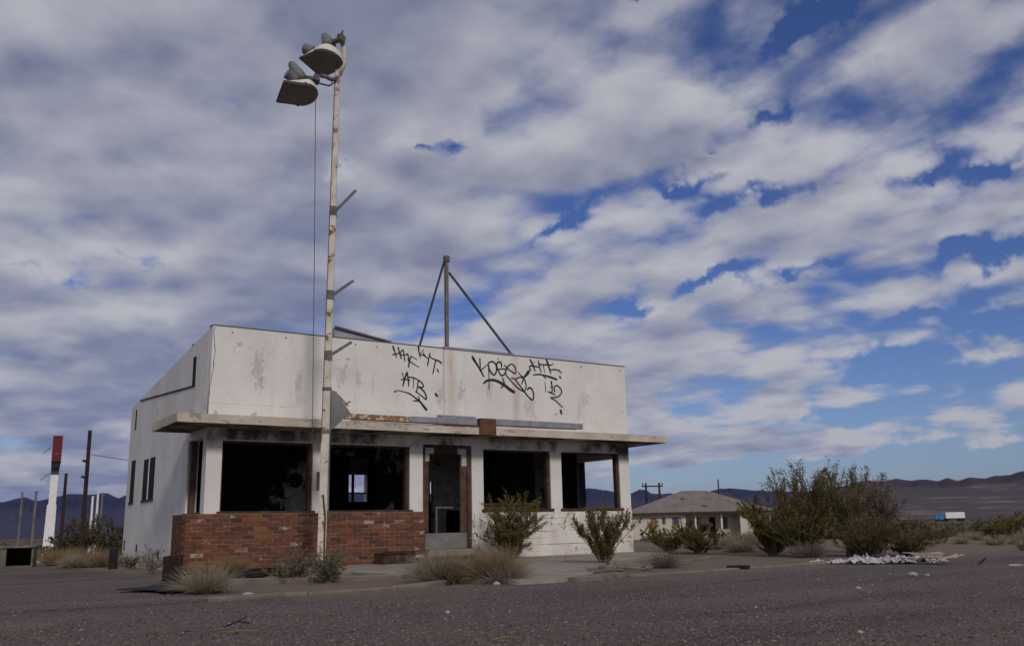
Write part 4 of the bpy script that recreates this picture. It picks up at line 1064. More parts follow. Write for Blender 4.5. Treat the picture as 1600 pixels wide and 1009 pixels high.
def stone(x, y, r, label, mat='stone', flat=0.6):
    rr = random.Random(int(x * 1000) + 7); bm = bmesh.new(); bmesh.ops.create_icosphere(bm, subdivisions=2, radius=r)
    for v in bm.verts:
        v.co *= 1 + 0.28 * mnoise.noise(v.co / r * 0.9 + Vector((x, y, 0))); v.co.z *= flat
    me = bpy.data.meshes.new('stone'); bm.to_mesh(me); bm.free(); me.materials.append(M[mat])
    o = bpy.data.objects.new('stone', me); COL.objects.link(o); o.location = (x, y, ground_z(x, y) + r * flat * 0.5); o.rotation_euler = (0, 0, rr.uniform(0, 6))
    tag(o, label, 'stone', 'loose pale stones')
stone(4.57, 10.94, 0.055, 'largest white stone on the open gravel right of the long kerb')
stone(4.72, 10.9, 0.03, 'small white stone just right of the largest white stone')
stone(3.3, 9.2, 0.03, 'small pale stone on the gravel between the kerb and the bottom right')
stone(-0.56, 7.52, 0.022, 'small pale stone in the middle of the near gravel')
stone(2.0, 5.62, 0.020, 'small pale stone near the bottom edge of the gravel')
stone(-2.95, 10.33, 0.07, 'white chip of plaster lying on the planter kerb', 'stone', 0.35)
stone(-0.25, 11.0, 0.05, 'white stone in the skirts of the big brown grass clump')
stone(1.55, 14.6, 0.06, 'white stone at the foot of the round creosote bush')
stone(2.05, 14.3, 0.05, 'white stone beside the coiled hose')

# heap of torn sheets and split wood at the right
def crumple(cx, cy, w, d, h, label, rz, seed):
    n = 9; mb = MB(); rr = random.Random(seed)
    for i in range(n):
        for j in range(n):
            u, v = i / (n-1) - 0.5, j / (n-1) - 0.5
            q = Vector((u * 4.5 + seed, v * 4.5, seed * 1.7))
            e = 1 + 0.35 * mnoise.noise(q * 0.6)
            z_ = h * max(0.0, 0.45 + 0.9 * mnoise.noise(q) + 0.5 * mnoise.noise(q * 2.3)) * (1 - 1.6 * (u*u + v*v))
            mb.v.append((u * w * e, v * d * e, max(0.012, z_ + 0.02)))
    for i in range(n-1):
        for j in range(n-1): k = i*n+j; mb.f.append((k, k+n, k+n+1, k+1))
    o = mb.build('torn_sheet', M['torn_sheet'], None); o.location = (cx, cy, ground_z(cx, cy)); o.rotation_euler = (0, 0, rz)
    s_ = o.modifiers.new('thick', 'SOLIDIFY'); s_.thickness = 0.006
    tag(o, label, 'torn sheet', 'white rubbish heap under the olive shrub')
rr = random.Random(21)
for i in range(26):
    s = (i / 25.0) ** 0.9
    x_, y_ = 4.78 + 1.25 * s + rr.uniform(-.06, .06), 14.55 - 0.95 * s + rr.uniform(-.22, .5)
    crumple(x_, y_, rr.uniform(.10, .36), rr.uniform(.08, .26), rr.uniform(.03, .14), 'crumpled white torn sheet in the rubbish heap below the olive shrub', rr.uniform(0, 3.1), i + 1)
for i in range(11):
    x_, y_ = 6.02 + rr.uniform(-.28, .42), 13.65 + rr.uniform(-.35, .3); a = rr.uniform(-0.9, 0.5); L = rr.uniform(.22, .45); z_ = rr.uniform(.03, .16)
    mb = MB().bar((-L/2 * math.cos(a), -L/2 * math.sin(a), z_ + rr.uniform(-.02, .06)), (L/2 * math.cos(a), L/2 * math.sin(a), z_ + rr.uniform(-.02, .06)), 0.04, 0.015)
    o = mb.build('split_lath', M['tan_wood'], None); o.location = (x_, y_, 0.0)
    tag(o, 'split tan wooden lath at the right end of the rubbish heap', 'lath', 'split laths by the rubbish heap')
tag(MB().bar((6.42, 13.1, 0.02), (6.56, 13.2, 0.09), 0.03, 0.012).build('bent_metal_strip', M['char'], None), 'bent black strip sticking up from the gravel at the right', 'metal strip')
tag(MB().bar((6.62, 12.72, 0.012), (6.78, 12.68, 0.012), 0.05, 0.02).build('white_lath', M['torn_sheet'], None), 'white painted lath lying flat on the gravel at the far right', 'lath')

# ------------------------------------------------------------------ left background
vault = thing('open_metal_cabinet', (-11.75, 21.85, 0.0), 'open grey cabinet lying on its back at the left edge with a black inside', 'cabinet', R(22))
mb = MB().box(-0.55, 0.45, 0.42, 0.46, 0.02, 0.44).box(-0.55, 0.45, -0.40, 0.42, 0.0, 0.04).box(-0.55, -0.50, -0.40, 0.42, 0.04, 0.44).box(0.41, 0.45, -0.40, 0.42, 0.04, 0.44)
mb.build('cabinet_shell', M['old_metal'], vault)
MB().box(-0.60, 0.48, -0.44, 0.49, 0.442, 0.49).build('cabinet_top', M['grey_wood'], vault, 0.006)
MB().box(-0.50, -0.10, -0.405, -0.385, 0.04, 0.44).build('cabinet_door', M['old_metal'], vault)
MB().box(-0.50, 0.405, 0.30, 0.31, 0.045, 0.435).build('cabinet_back', M['char'], vault)
tag(MB().ring([(0.075, 0.0), (0.09, 0.02), (0.085, 0.40), (0.07, 0.44), (0.03, 0.445)], 12).build('charred_post', M['char'], None), 'short black charred post standing by the corner of the cafe', 'post').location = (-8.42, 19.55, -0.02)
for nm, x_, y_, z1, r_, mt_, lb in (('utility_pole', -12.13, 26.0, 3.62, 0.058, 'pole_wood', 'tallest dark red-brown wooden pole left of the cafe'),
        ('utility_pole', -16.62, 34.0, 2.97, 0.06, 'pole_wood', 'dark wooden pole between the red topped sign and the tallest pole'),
        ('fence_post', -21.38, 40.0, 2.62, 0.045, 'grey_wood', 'thin grey post furthest left on the flat'),
        ('fence_post', -20.78, 40.0, 2.64, 0.055, 'grey_wood', 'thin grey post just left of the red topped sign'),
        ('fence_post', -18.31, 40.0, 2.38, 0.05, 'white_paint', 'thin white post just right of the tallest wooden pole'),
        ('fence_post', -18.09, 40.0, 2.47, 0.05, 'white_paint', 'second thin white post, nearer the cafe wall'),
        ('fence_post', -17.90, 40.0, 2.52, 0.045, 'grey_wood', 'thin dark grey post beside the two white posts')):
    mb = MB().tube([(0, 0, -0.4), (0.01, 0, z1 * 0.5), (0.0, 0.01, z1)], [r_ * 1.15, r_, r_ * 0.9], 10)
    o = tag(mb.build(nm, M[mt_], None), lb, 'pole' if nm == 'utility_pole' else 'post'); o.location = (x_, y_, 0)
    if nm == 'utility_pole' and z1 > 3.3:
        for z_ in (2.3, 2.75): MB().bar((-0.035, -0.02, z_), (-0.13, -0.02, z_ + 0.02), 0.04, 0.07).build('insulator_peg', M['pole_wood'], o)
wire = MB().tube([(-12.10, 26.0, 2.95), (-11.5, 26.4, 2.84), (-10.9, 26.8, 2.76), (-9.6, 27.6, 2.62), (-8.0, 28.6, 2.50)], 0.007, 4)
tag(wire.build('overhead_wire', M['rubber'], None), 'thin wire running from the tallest pole behind the cafe', 'wire')
sign = thing('roadside_sign', (-35.1, 70.0, -0.6), 'tall white tapering sign pylon with a red box on top, seen edge on', 'sign', R(26.6))
MB().add([(-0.40, -0.3, -0.1), (0.34, -0.3, -0.1), (0.34, 0.3, -0.1), (-0.40, 0.3, -0.1), (-0.32, -0.25, 3.7), (0.32, -0.25, 3.7), (0.32, 0.25, 3.7), (-0.32, 0.25, 3.7)],
         [(0,3,2,1),(4,5,6,7),(0,1,5,4),(1,2,6,5),(2,3,7,6),(3,0,4,7)]).build('pylon', M['white_paint'], sign)
MB().box(-0.24, 0.27, -0.22, 0.22, 3.70, 5.95).build('pylon', M['white_paint'], sign)
MB().box(-0.26, 0.30, -0.26, 0.26, 5.95, 6.45).build('sign_neck', M['dark_paint'], sign)
MB().box(-0.28, 0.34, -0.30, 0.30, 6.45, 6.85).build('sign_band', M['teal_paint'], sign)
MB().box(-0.29, 0.37, -1.3, 1.3, 6.85, 8.78).build('sign_box', M['red_paint'], sign)
MB().box(-0.10, 0.16, -1.32, -1.302, 7.40, 7.47).build('sign_trim', M['straw'], sign)
for z_, q in ((8.0, 0.5), (6.0, 0.55)): MB().tube([(-0.38, -0.3, z_), (-0.38 - q, -0.3, z_ - 0.5)], 0.03, 5).build('stay', M['old_metal'], sign)

# ------------------------------------------------------------------ house beyond the cafe
HX, HY, HZ = 10.6, 88.0, -0.80
house = thing('derelict_house', (HX, HY, HZ), 'low cream house with a grey-brown hipped roof and open porch beyond the cafe', 'house', R(-3))
EA = 2.52
def hbox(name, x0, x1, y0, y1, z0, z1, mat, par=None): return MB().box(x0, x1, y0, y1, z0, z1).build(name, M[mat], par or house)
def hwall(x0, x1, holes):
    return wall('wall', M['house_wall'], [x0, x1], [0.0, EA], holes, 'x', 0.0, 0.2, None, house)
hwall(0.0, 5.35, [(2.05, 2.60, 0.35, 2.05), (3.12, 3.45, 1.45, 2.05), (4.05, 4.70, 1.10, 2.08)])
wall('wall', M['house_wall'], [5.35, 10.4], [0.0, EA], [(6.35, 7.05, 0.75, 2.05), (7.75, 8.35, 0.05, 2.02), (9.0, 9.5, 0.9, 2.05)], 'x', 1.6, 1.8, None, house)
hwall(10.4, 13.2, [(11.3, 12.2, 1.0, 2.0)])
for x_ in (5.15, 10.4): hbox('wall', x_, x_ + 0.198, 0.2, 1.6, 0.0, EA, 'house_wall')
for x_ in (0.0, 13.0): hbox('wall', x_, x_ + 0.2, 0.2, 8.0, 0.0, EA - 0.003, 'house_wall')
hbox('wall', 0.2, 13.0, 7.8, 8.0, 0.0, EA - 0.003, 'house_wall')
hbox('ceiling', 0.2, 13.0, 1.8, 7.8, EA - 0.1, EA - 0.05, 'soot')
hbox('board', 2.06, 2.59, 0.03, 0.07, 0.36, 2.04, 'plywood'); hbox('board', 4.06, 4.69, 0.03, 0.07, 1.11, 1.42, 'plywood')
hbox('lean_to', -0.55, 0.0, 0.3, 1.4, 0.0, 1.45, 'plywood')
for x0, x1, z0, z1, y_ in ((3.12, 3.45, 1.45, 2.05, 0.1), (4.05, 4.70, 1.42, 2.08, 0.1), (11.3, 12.2, 1.0, 2.0, 0.1), (6.35, 7.05, 0.75, 2.05, 1.7), (9.0, 9.5, 0.9, 2.05, 1.7)):
    w_ = hbox('window', x0 + 0.01, x1 - 0.01, y_, y_ + 0.03, z0 + 0.01, z1 - 0.01, 'glass')
    hbox('mullion', (x0 + x1) / 2 - 0.04, (x0 + x1) / 2 + 0.04, y_ - 0.04, y_ - 0.002, z0 + 0.01, z1 - 0.01, 'soot_wood', w_)
hbox('door', 7.76, 8.34, 1.74, 1.78, 0.05, 2.01, 'dark_hole')
for x_ in (6.2, 8.62): hbox('porch_post', x_, x_ + 0.14, 0.05, 0.18, 0.0, EA - 0.22, 'white_paint')
hbox('porch_beam', 5.352, 10.39, 0.03, 0.2, EA - 0.22, EA - 0.005, 'house_wall')
hbox('porch_step', 5.36, 10.38, 0.0, 1.6, -0.1, 0.045, 'concrete')
rz0 = EA; ov = 0.55
rv = [(-ov, -ov, rz0), (13.2 + ov, -ov, rz0), (13.2 + ov, 8.0 + ov, rz0), (-ov, 8.0 + ov, rz0), (5.6, 4.0, 4.62), (8.0, 4.0, 4.62)]
roof_ = MB().add(rv, [(0,1,5,4),(1,2,5),(2,3,4,5),(3,0,4),(3,2,1,0)]).build('roof', M['shingle'], house)
hbox('fascia', -ov, 13.2 + ov, -ov - 0.03, -ov - 0.002, rz0 - 0.16, rz0 + 0.01, 'soot_wood', roof_)
hbox('loose_shingles', 7.0, 7.5, 0.55, 0.9, 2.97, 3.13, 'soot_wood', roof_); hbox('loose_shingles', 5.2, 5.55, 2.1, 2.35, 3.76, 3.86, 'soot_wood', roof_)
# power line frame and lone poles behind the house
hf = thing('power_line_frame', (16.9, 120.0, -0.7), 'pair of dark utility poles joined by a crossarm behind the house', 'utility poles')
for x_ in (0.0, 1.72): MB().tube([(x_, 0, -0.3), (x_, 0, 6.6)], [0.17, 0.13], 8).build('pole', M['pole_wood'], hf)
hf_c = MB().box(-0.5, 2.2, -0.1, 0.1, 6.12, 6.28).build('crossarm', M['pole_wood'], hf)
MB().box(-0.1, 3.6, -0.06, 0.06, 3.98, 4.06).build('lower_arm', M['pole_wood'], hf)
for x_ in (-0.4, 0.0, 1.72, 2.1): MB().tube([(x_, 0, 6.28), (x_, 0, 6.62)], 0.07, 6).build('insulator', M['old_metal'], hf_c)
o = tag(MB().tube([(0, 0, -0.4), (0, 0, 6.9)], [0.11, 0.08], 8).build('utility_pole', M['pole_wood'], None), 'lone thin dark pole rising behind the house roof', 'pole'); o.location = (26.3, 120.0, -0.7)

# ------------------------------------------------------------------ lorry on the far highway
tk = thing('lorry', (157.0, 350.0, -0.55), 'blue cab lorry with a white box trailer on the far highway', 'lorry', R(-2))
trl = MB().box(3.6, 10.6, -1.25, 1.25, 1.05, 3.25).build('trailer', M['white_paint'], tk, 0.03)
MB().box(3.8, 10.5, -1.0, 1.0, 0.75, 1.05).build('chassis', M['rubber'], tk)
cb = MB().prism([(0.0, 0.55), (3.1, 0.55), (3.1, 2.95), (2.0, 3.05), (1.35, 1.95), (0.05, 1.55)], -1.15, 1.15).build('cab', M['truck_blue'], tk, 0.05)
cb.data.transform(Matrix(((1, 0, 0, 0), (0, 0, 1, 0), (0, 1, 0, 0), (0, 0, 0, 1)))); cb.data.flip_normals()
MB().box(1.75, 2.35, -1.17, -1.155, 1.85, 2.5).build('side_window', M['glass'], cb)
MB().box(-0.06, 0.02, -1.0, 1.0, 0.5, 0.8).build('bumper', M['old_metal'], cb)
MB().tube([(3.25, -0.9, 0.9), (3.25, -0.9, 3.5)], 0.09, 8).build('exhaust_stack', M['old_metal'], cb)
for x_ in (0.9, 3.0, 4.2, 8.9, 9.9):
    for s_ in (-1, 1): MB().tube([(x_, s_ * 1.2, 0.5), (x_, s_ * 0.85, 0.5)], 0.5, 16).build('wheel', M['rubber'], tk)

# ------------------------------------------------------------------ plants
def rand_dir(rr, up=0.0):
    v = Vector((rr.gauss(0, 1), rr.gauss(0, 1), rr.gauss(0, 1) + up)); return v.normalized()
def leaf_quad(mb, p, d, L, wd, rr):
    s = d.cross(rand_dir(rr)); s = s.normalized() if s.length > 1e-4 else Vector((1, 0, 0))
    m_ = p + d * (L * 0.5)
    mb.add([p, m_ + s * wd * 0.5, p + d * L, m_ - s * wd * 0.5], [(0, 1, 2, 3)])
def ribbon(mb, pts, w0, w1, rr):
    """thin flat twig made of two crossed strips"""
    n = len(pts); s0 = rand_dir(rr)
    for c in range(2):
        base = len(mb.v)
        for i, p in enumerate(pts):
            d = (pts[min(i+1, n-1)] - pts[max(i-1, 0)]).normalized(); s = d.cross(s0)
            s = s.normalized() if s.length > 1e-3 else Vector((1, 0, 0))
            if c: s = d.cross(s)
            w_ = (w0 + (w1 - w0) * i / (n - 1)) * 0.5
            mb.v += [tuple(p - s * w_), tuple(p + s * w_)]
        for i in range(n - 1): k = base + 2 * i; mb.f.append((k, k + 1, k + 3, k + 2))

def shrub(name, loc, label, cat, H, Wd, stems, seed, leaf_mat, leaf=(0.04, 0.018), per=26, branches=6, stem_w=0.016, up=0.55, bare=0.3, group=None, rz=0.0, twig_mat='bark', profile=None, dome=0.58):
    """stems fan out from one root, fork into twigs, and leaves sit on the outer twigs"""
    rr = random.Random(seed); root = thing(name, loc, label, cat, rz, group)
    wood, lv = MB(), MB()
    for s in range(stems):
        az_ = 2 * math.pi * (s + rr.uniform(-.4, .4)) / stems
        rad = Wd / 2 * rr.uniform(0.15, 1.0) ** 0.7
        hh = H * rr.uniform(0.62, 1.0) * (1.0 - dome * (rad / (Wd / 2)) ** 2)
        if profile: hh *= profile(rad * math.cos(az_) / (Wd / 2))
        tip = Vector((rad * math.cos(az_), rad * math.sin(az_), hh)); p0 = Vector((rr.uniform(-.05, .05) * Wd, rr.uniform(-.05, .05) * Wd, 0))
        pts = []
        for i in range(6):
            t = i / 5; q = p0.lerp(tip, t); q.x = p0.x + (tip.x - p0.x) * t ** 1.25; q.y = p0.y + (tip.y - p0.y) * t ** 1.25
            q += Vector((rr.uniform(-1, 1), rr.uniform(-1, 1), 0)) * 0.035 * H * t; pts.append(q)
        wood.tube(pts, [stem_w * (1 - 0.75 * i / 5) for i in range(6)], 5, False)
        for b in range(branches):
            t = rr.uniform(bare, 1.0); i = min(4, int(t * 5)); q = pts[i].lerp(pts[i+1], t * 5 - i)
            out = Vector((q.x, q.y, 0)); out = out.normalized() if out.length > 0.02 else Vector((0, 0, 1))
            d = (out * rr.uniform(0.0, 0.9) + Vector((0, 0, up)) + rand_dir(rr) * 0.75).normalized()
            L = H * rr.uniform(0.12, 0.27)
            tw = [q, q + d * L * 0.5 + rand_dir(rr) * L * 0.06, q + d * L + Vector((0, 0, 0.12 * L))]
            ribbon(wood, tw, stem_w * 0.55, stem_w * 0.2, rr)
            for k in range(per):
                u = rr.uniform(0.15, 1.05); c = tw[0].lerp(tw[1], u * 2) if u < 0.5 else tw[1].lerp(tw[2], u * 2 - 1)
                c = c + rand_dir(rr) * L * 0.17 * rr.random()
                leaf_quad(lv, c, (d + rand_dir(rr) * 0.9).normalized(), leaf[0] * rr.uniform(0.6, 1.3), leaf[1] * rr.uniform(0.6, 1.3), rr)
    wood.build('stem', M[twig_mat], root)
    if lv.v: lv.build('foliage', M[leaf_mat], root)
    return root

def grass(name, loc, label, cat, H, Wd, n, seed, mat, w=0.008, spread=0.9, group=None, depth=None):
    rr = random.Random(seed); root = thing(name, loc, label, cat, 0, group); mb = MB(); hub = MB()
    dp = (depth or Wd) / Wd
    for k in range(n):
        a = rr.uniform(0, 2 * math.pi); r0 = Wd * 0.22 * math.sqrt(rr.random())
        p = Vector((r0 * math.cos(a), r0 * math.sin(a) * dp, 0))
        tl = rr.uniform(0.0, 1.0) ** 0.8 * spread; a2 = a + rr.uniform(-.7, .7)
        L = H * rr.uniform(0.55, 1.12) * (1 + 0.25 * tl)
        d = Vector((math.sin(tl) * math.cos(a2), math.sin(tl) * math.sin(a2) * dp, math.cos(tl)))
        pts = [p]; cur = p; dd = d.copy()
        for i in range(4):
            cur = cur + dd * (L / 4); dd = (dd + Vector((0, 0, -0.13 * tl)) + rand_dir(rr) * 0.13).normalized(); pts.append(cur)
        s0 = rand_dir(rr); base = len(mb.v)
        for i, q in enumerate(pts):
            s = (pts[min(i+1, 4)] - pts[max(i-1, 0)]).cross(s0); s = s.normalized() if s.length > 1e-4 else Vector((1, 0, 0))
            w_ = w * (1 - 0.8 * i / 4) * 0.5; mb.v += [tuple(q - s * w_), tuple(q + s * w_)]
        for i in range(4): k2 = base + 2 * i; mb.f.append((k2, k2 + 1, k2 + 3, k2 + 2))
    mb.build('blades', M[mat], root)
    return root

def gp(x, y, dz_=-0.01): return (x, y, ground_z(x, y) + dz_)
def cp(a, b, z=0.0): return tuple(cafe(a, b, z))
# creosote and other bushes near the cafe
shrub('creosote_bush', cp(5.75, 0.85, 0.05), 'leafy creosote bush growing in front of the wall just right of the door', 'bush', 1.27, 1.42, 30, 11, 'creosote', (0.040, 0.017), 62, 12, 0.011, 0.8, 0.05)
shrub('creosote_bush', gp(1.42, 15.35), 'upright round creosote bush standing before the painted masonry, near the right corner of the cafe', 'bush', 1.02, 1.12, 24, 12, 'creosote', (0.034, 0.015), 58, 11, 0.010, 1.6, 0.08, dome=0.3)
grass('dry_grass_clump', gp(-0.95, 11.75), 'large brown dry grass clump before the door, left half of the pair', 'grass clump', 0.43, 0.66, 2100, 31, 'pale_grass', 0.0065, 1.15)
grass('dry_grass_clump', gp(-0.32, 11.65), 'large golden brown dry grass clump before the door, right half of the pair', 'grass clump', 0.43, 0.68, 2200, 32, 'straw_grass', 0.0065, 1.2)
shrub('small_weed', gp(-0.78, 11.35), 'small green weed at the front of the big grass clumps', 'weed', 0.26, 0.34, 8, 33, 'olive', (0.03, 0.01), 22, 6, 0.006, 0.8, 0.1)
grass('dry_grass_clump', gp(-0.15, 11.25), 'flattened grey dead grass at the front of the golden clump', 'grass clump', 0.24, 0.62, 700, 34, 'dead_twig', 0.007, 1.4)
shrub('rabbitbrush', gp(-3.0, 12.55), 'grey-green rabbitbrush left of the floodlight pole foot', 'bush', 0.44, 0.72, 26, 41, 'sage', (0.034, 0.010), 30, 7, 0.007, 0.7, 0.1)
shrub('rabbitbrush', gp(-2.45, 12.2), 'grey-green rabbitbrush right of the small dark stake', 'bush', 0.48, 0.62, 24, 42, 'sage', (0.034, 0.010), 30, 7, 0.007, 0.7, 0.1)
grass('dry_grass_clump', gp(-3.55, 10.75), 'pale tan grass clump at the left end of the planter', 'grass clump', 0.34, 0.52, 1300, 43, 'pale_grass', 0.006, 1.15)
grass('dry_grass_clump', cp(0.1, 1.35, 0.0), 'golden dry grass at the foot of the brick wall corner', 'grass clump', 0.32, 0.55, 900, 44, 'straw_grass', 0.008, 1.0)
shrub('dry_weed', gp(-6.45, 16.6), 'spindly dry weed against the white side wall', 'weed', 0.52, 0.62, 12, 45, 'olive', (0.034, 0.010), 10, 7, 0.007, 0.7, 0.15, None, 0.0, 'dead_twig')
shrub('dry_weed', gp(-7.85, 19.05), 'low leafy weed at the back corner of the side wall', 'weed', 0.30, 0.45, 10, 46, 'olive', (0.04, 0.014), 14, 6, 0.007, 0.6, 0.15)
shrub('creosote_bush', gp(3.35, 20.7), 'dark green creosote at the right corner of the cafe, nearest the wall', 'bush', 0.86, 1.25, 17, 51, 'creosote', (0.042, 0.018), 48, 11, 0.012, 0.8, 0.08)
shrub('creosote_bush', gp(3.95, 20.3), 'dense dark green creosote between the cafe and the tan bank', 'bush', 0.74, 1.25, 18, 52, 'creosote', (0.042, 0.018), 50, 11, 0.012, 0.8, 0.08)
grass('dry_grass_clump', gp(2.22, 14.3), 'small pale tumbleweed by the coiled hose', 'grass clump', 0.32, 0.46, 700, 53, 'dead_twig', 0.005, 1.3)
for i, (x_, y_, w_, h_) in enumerate(((4.65, 21.6, 1.1, .34), (5.35, 22.2, 1.2, .32), (4.9, 20.6, .8, .26), (5.9, 22.5, 1.2, .36), (6.4, 21.8, .9, .30))):
    grass('dry_grass_clump', gp(x_, y_), ('leftmost tan grass tuft on the bank in front of the house', 'tan grass tuft on the bank, third from the cafe', 'tan grass tuft lowest on the bank, nearest the long kerb', 'tallest tan grass tuft on the bank before the porch', 'rightmost tan grass tuft on the bank, beside the tall thicket')[i], 'grass clump', h_, w_, 900, 60 + i, 'pale_grass', 0.010, 1.25, 'tan grass on the bank')
# the big thicket at the right
shrub('creosote_bush', gp(5.05, 18.6), 'left part of the tall creosote thicket, beside the house porch', 'bush', 1.15, 1.6, 22, 71, 'creosote', (0.044, 0.019), 62, 13, 0.014, 1.1, 0.05, dome=0.4)
shrub('creosote_bush', gp(5.75, 18.3), 'tallest creosote in the middle of the thicket right of the house', 'bush', 1.80, 1.6, 24, 72, 'creosote', (0.044, 0.019), 60, 13, 0.016, 1.5, 0.08, dome=0.22)
shrub('creosote_bush', gp(6.35, 17.9), 'right-hand creosote of the tall thicket with bare pale stems', 'bush', 1.70, 1.25, 15, 73, 'creosote', (0.044, 0.019), 40, 11, 0.022, 1.5, 0.25, dome=0.2)
shrub('creosote_bush', gp(5.45, 17.9), 'lower creosote filling the front of the thicket behind the kerb', 'bush', 1.12, 1.7, 22, 79, 'creosote', (0.044, 0.019), 46, 11, 0.014, 0.8, 0.05, dome=0.45)
shrub('dead_shrub', gp(7.15, 18.4), 'dead grey-purple twiggy shrub at the right of the thicket', 'shrub', 1.50, 1.15, 24, 74, 'dead_twig', (0.05, 0.012), 46, 13, 0.012, 1.3, 0.15, None, 0.0, 'dead_twig', dome=0.2)
shrub('olive_shrub', gp(6.35, 17.1), 'low rounded olive brown shrub behind the white rubbish', 'shrub', 0.86, 1.6, 34, 75, 'olive', (0.045, 0.012), 40, 9, 0.010, 0.6, 0.08)
shrub('olive_shrub', gp(7.05, 17.0), 'low rounded golden brown shrub right of the white rubbish', 'shrub', 0.74, 1.5, 30, 76, 'olive', (0.045, 0.012), 40, 9, 0.010, 0.6, 0.08)
grass('dry_grass_clump', gp(5.35, 17.3), 'grey dry grass at the foot of the tall thicket', 'grass clump', 0.30, 0.9, 700, 77, 'dead_twig', 0.008, 1.2)
shrub('dead_shrub', gp(9.75, 18.1), 'low dead dark branches at the right edge', 'shrub', 0.34, 0.8, 9, 78, 'dead_twig', (0.05, 0.008), 4, 6, 0.012, 0.3, 0.2, None, 0.0, 'dead_twig')
# left background brush
for i, (x_, y_, w_, h_, mt_) in enumerate(((-10.9, 22.4, 1.0, .42, 'straw_grass'), (-10.0, 21.6, 1.1, .44, 'straw_grass'), (-9.2, 20.9, .9, .40, 'straw_grass'), (-11.5, 23.4, .9, .36, 'straw_grass'), (-9.7, 20.6, .8, .30, 'pale_grass'))):
    grass('dry_grass_clump', gp(x_, y_), ('golden brush second nearest the open cabinet', 'golden brush at the foot of the tallest wooden pole', 'golden brush nearest the charred post', 'golden brush nearest the open cabinet', 'pale low brush in front of the golden brush')[i], 'grass clump', h_, w_, 900, 80 + i, mt_, 0.010, 1.15, 'golden brush at the left')
shrub('creosote_bush', gp(-16.4, 35.5), 'dark bush behind the poles at the left', 'bush', 1.8, 2.0, 14, 91, 'scrub', (0.09, 0.04), 30, 9, 0.03, 0.6, 0.15)  # darker scrub leaves on these left bushes stand in for their shade
shrub('creosote_bush', gp(-14.4, 33.0), 'dark bush between the two wooden poles at the left', 'bush', 1.6, 1.8, 13, 92, 'scrub', (0.09, 0.04), 30, 9, 0.03, 0.6, 0.15)
shrub('creosote_bush', gp(-17.9, 37.0), 'dark bush at the foot of the red topped sign', 'bush', 1.2, 1.8, 12, 93, 'scrub', (0.09, 0.04), 26, 8, 0.03, 0.5, 0.15)
rub = [(-12.3, 25.0, .5), (-11.6, 25.6, .35)]
for i, (x_, y_, L) in enumerate(rub):
    tag(MB().bar((x_ - L, y_, 0.05), (x_ + L, y_ + 0.2, 0.07), 0.12, 0.03).build('white_lath', M['white_paint'], None), ('long white lath on the ground right of the cabinet', 'short white lath on the ground right of the cabinet')[i], 'lath')

# mid-distance desert shrubs: one of each kind, then copies
protoA = shrub('desert_shrub', gp(13.9, 26.4), 'dark desert shrub standing on the flat at the right', 'shrub', 0.75, 1.3, 14, 101, 'creosote', (0.11, 0.05), 14, 7, 0.02, 0.4, 0.1, 'desert shrubs on the flat')
protoB = grass('desert_tussock', gp(14.2, 26.0), 'tan grass tussock on the flat at the right', 'grass tussock', 0.42, 0.9, 260, 102, 'pale_grass', 0.022, 1.2, 'tan tussocks on the flat')
rr = random.Random(77)
for i in range(46):
    a = R(rr.uniform(19.0, 31.0)); d = 26.0 * (150.0 / 26.0) ** rr.random()
    x_, y_ = d * math.sin(a), d * math.cos(a)
    if 23.2 < math.degrees(a) < 26.8: continue
    if rr.random() < 0.55 or d > 60: copy_tree(protoA, gp(x_, y_), rr.uniform(0, 6), 'dark desert shrub standing on the flat at the right', rr.uniform(0.45, 0.8) * (1.0 if d < 60 else 1.3))
    else: copy_tree(protoB, gp(x_, y_), rr.uniform(0, 6), 'tan grass tussock on the flat at the right', rr.uniform(0.45, 0.8))
for i in range(14):
    a = R(rr.uniform(19.5, 30.0)); d = rr.uniform(21.0, 34.0); x_, y_ = d * math.sin(a), d * math.cos(a)
    copy_tree(protoB, gp(x_, y_), rr.uniform(0, 6), 'tan grass tussock on the flat at the right', rr.uniform(0.4, 0.75))

# the far scrub: low growth that reads as one dark mass out to the foot of the hills
sc = MB(); rr = random.Random(88)
for i in range(7000):
    a = R(rr.uniform(-44, 46)) if i < 5200 else R(rr.uniform(18.5, 32)); d = 48.0 * (1500.0 / 48.0) ** (rr.random() ** 1.0)
    x_, y_ = d * math.sin(a), d * math.cos(a)
    if 9 < x_ < 27 and 78 < y_ < 100: continue
    if 6.0 < math.degrees(a) < 15.5 and d < 90 and rr.random() < 0.8: continue
    if abs(y_ - 350) < 18 and 140 < x_ < 175: continue
    z_ = ground_z(x_, y_); s = rr.uniform(0.35, 0.75) * (1 + d / 1500.0)
    if 23.6 < math.degrees(a) < 26.2 and d < 340: s *= 0.6
    for k in range(12 if d < 200 else 7):
        v = rand_dir(rr, 0.4); c = Vector((x_ + v.x * s * 0.75, y_ + v.y * s * 0.75, z_ + abs(v.z) * s * 0.7 + 0.08))
        e1 = rand_dir(rr) * s * 0.34; e2 = rand_dir(rr) * s * 0.34
        sc.add([c - e1, c + e2, c + e1], [(0, 1, 2)])
tag(sc.build('desert_scrub', M['scrub'], None), 'dark low desert scrub covering the flat out to the hills', 'scrub', None, 'stuff')

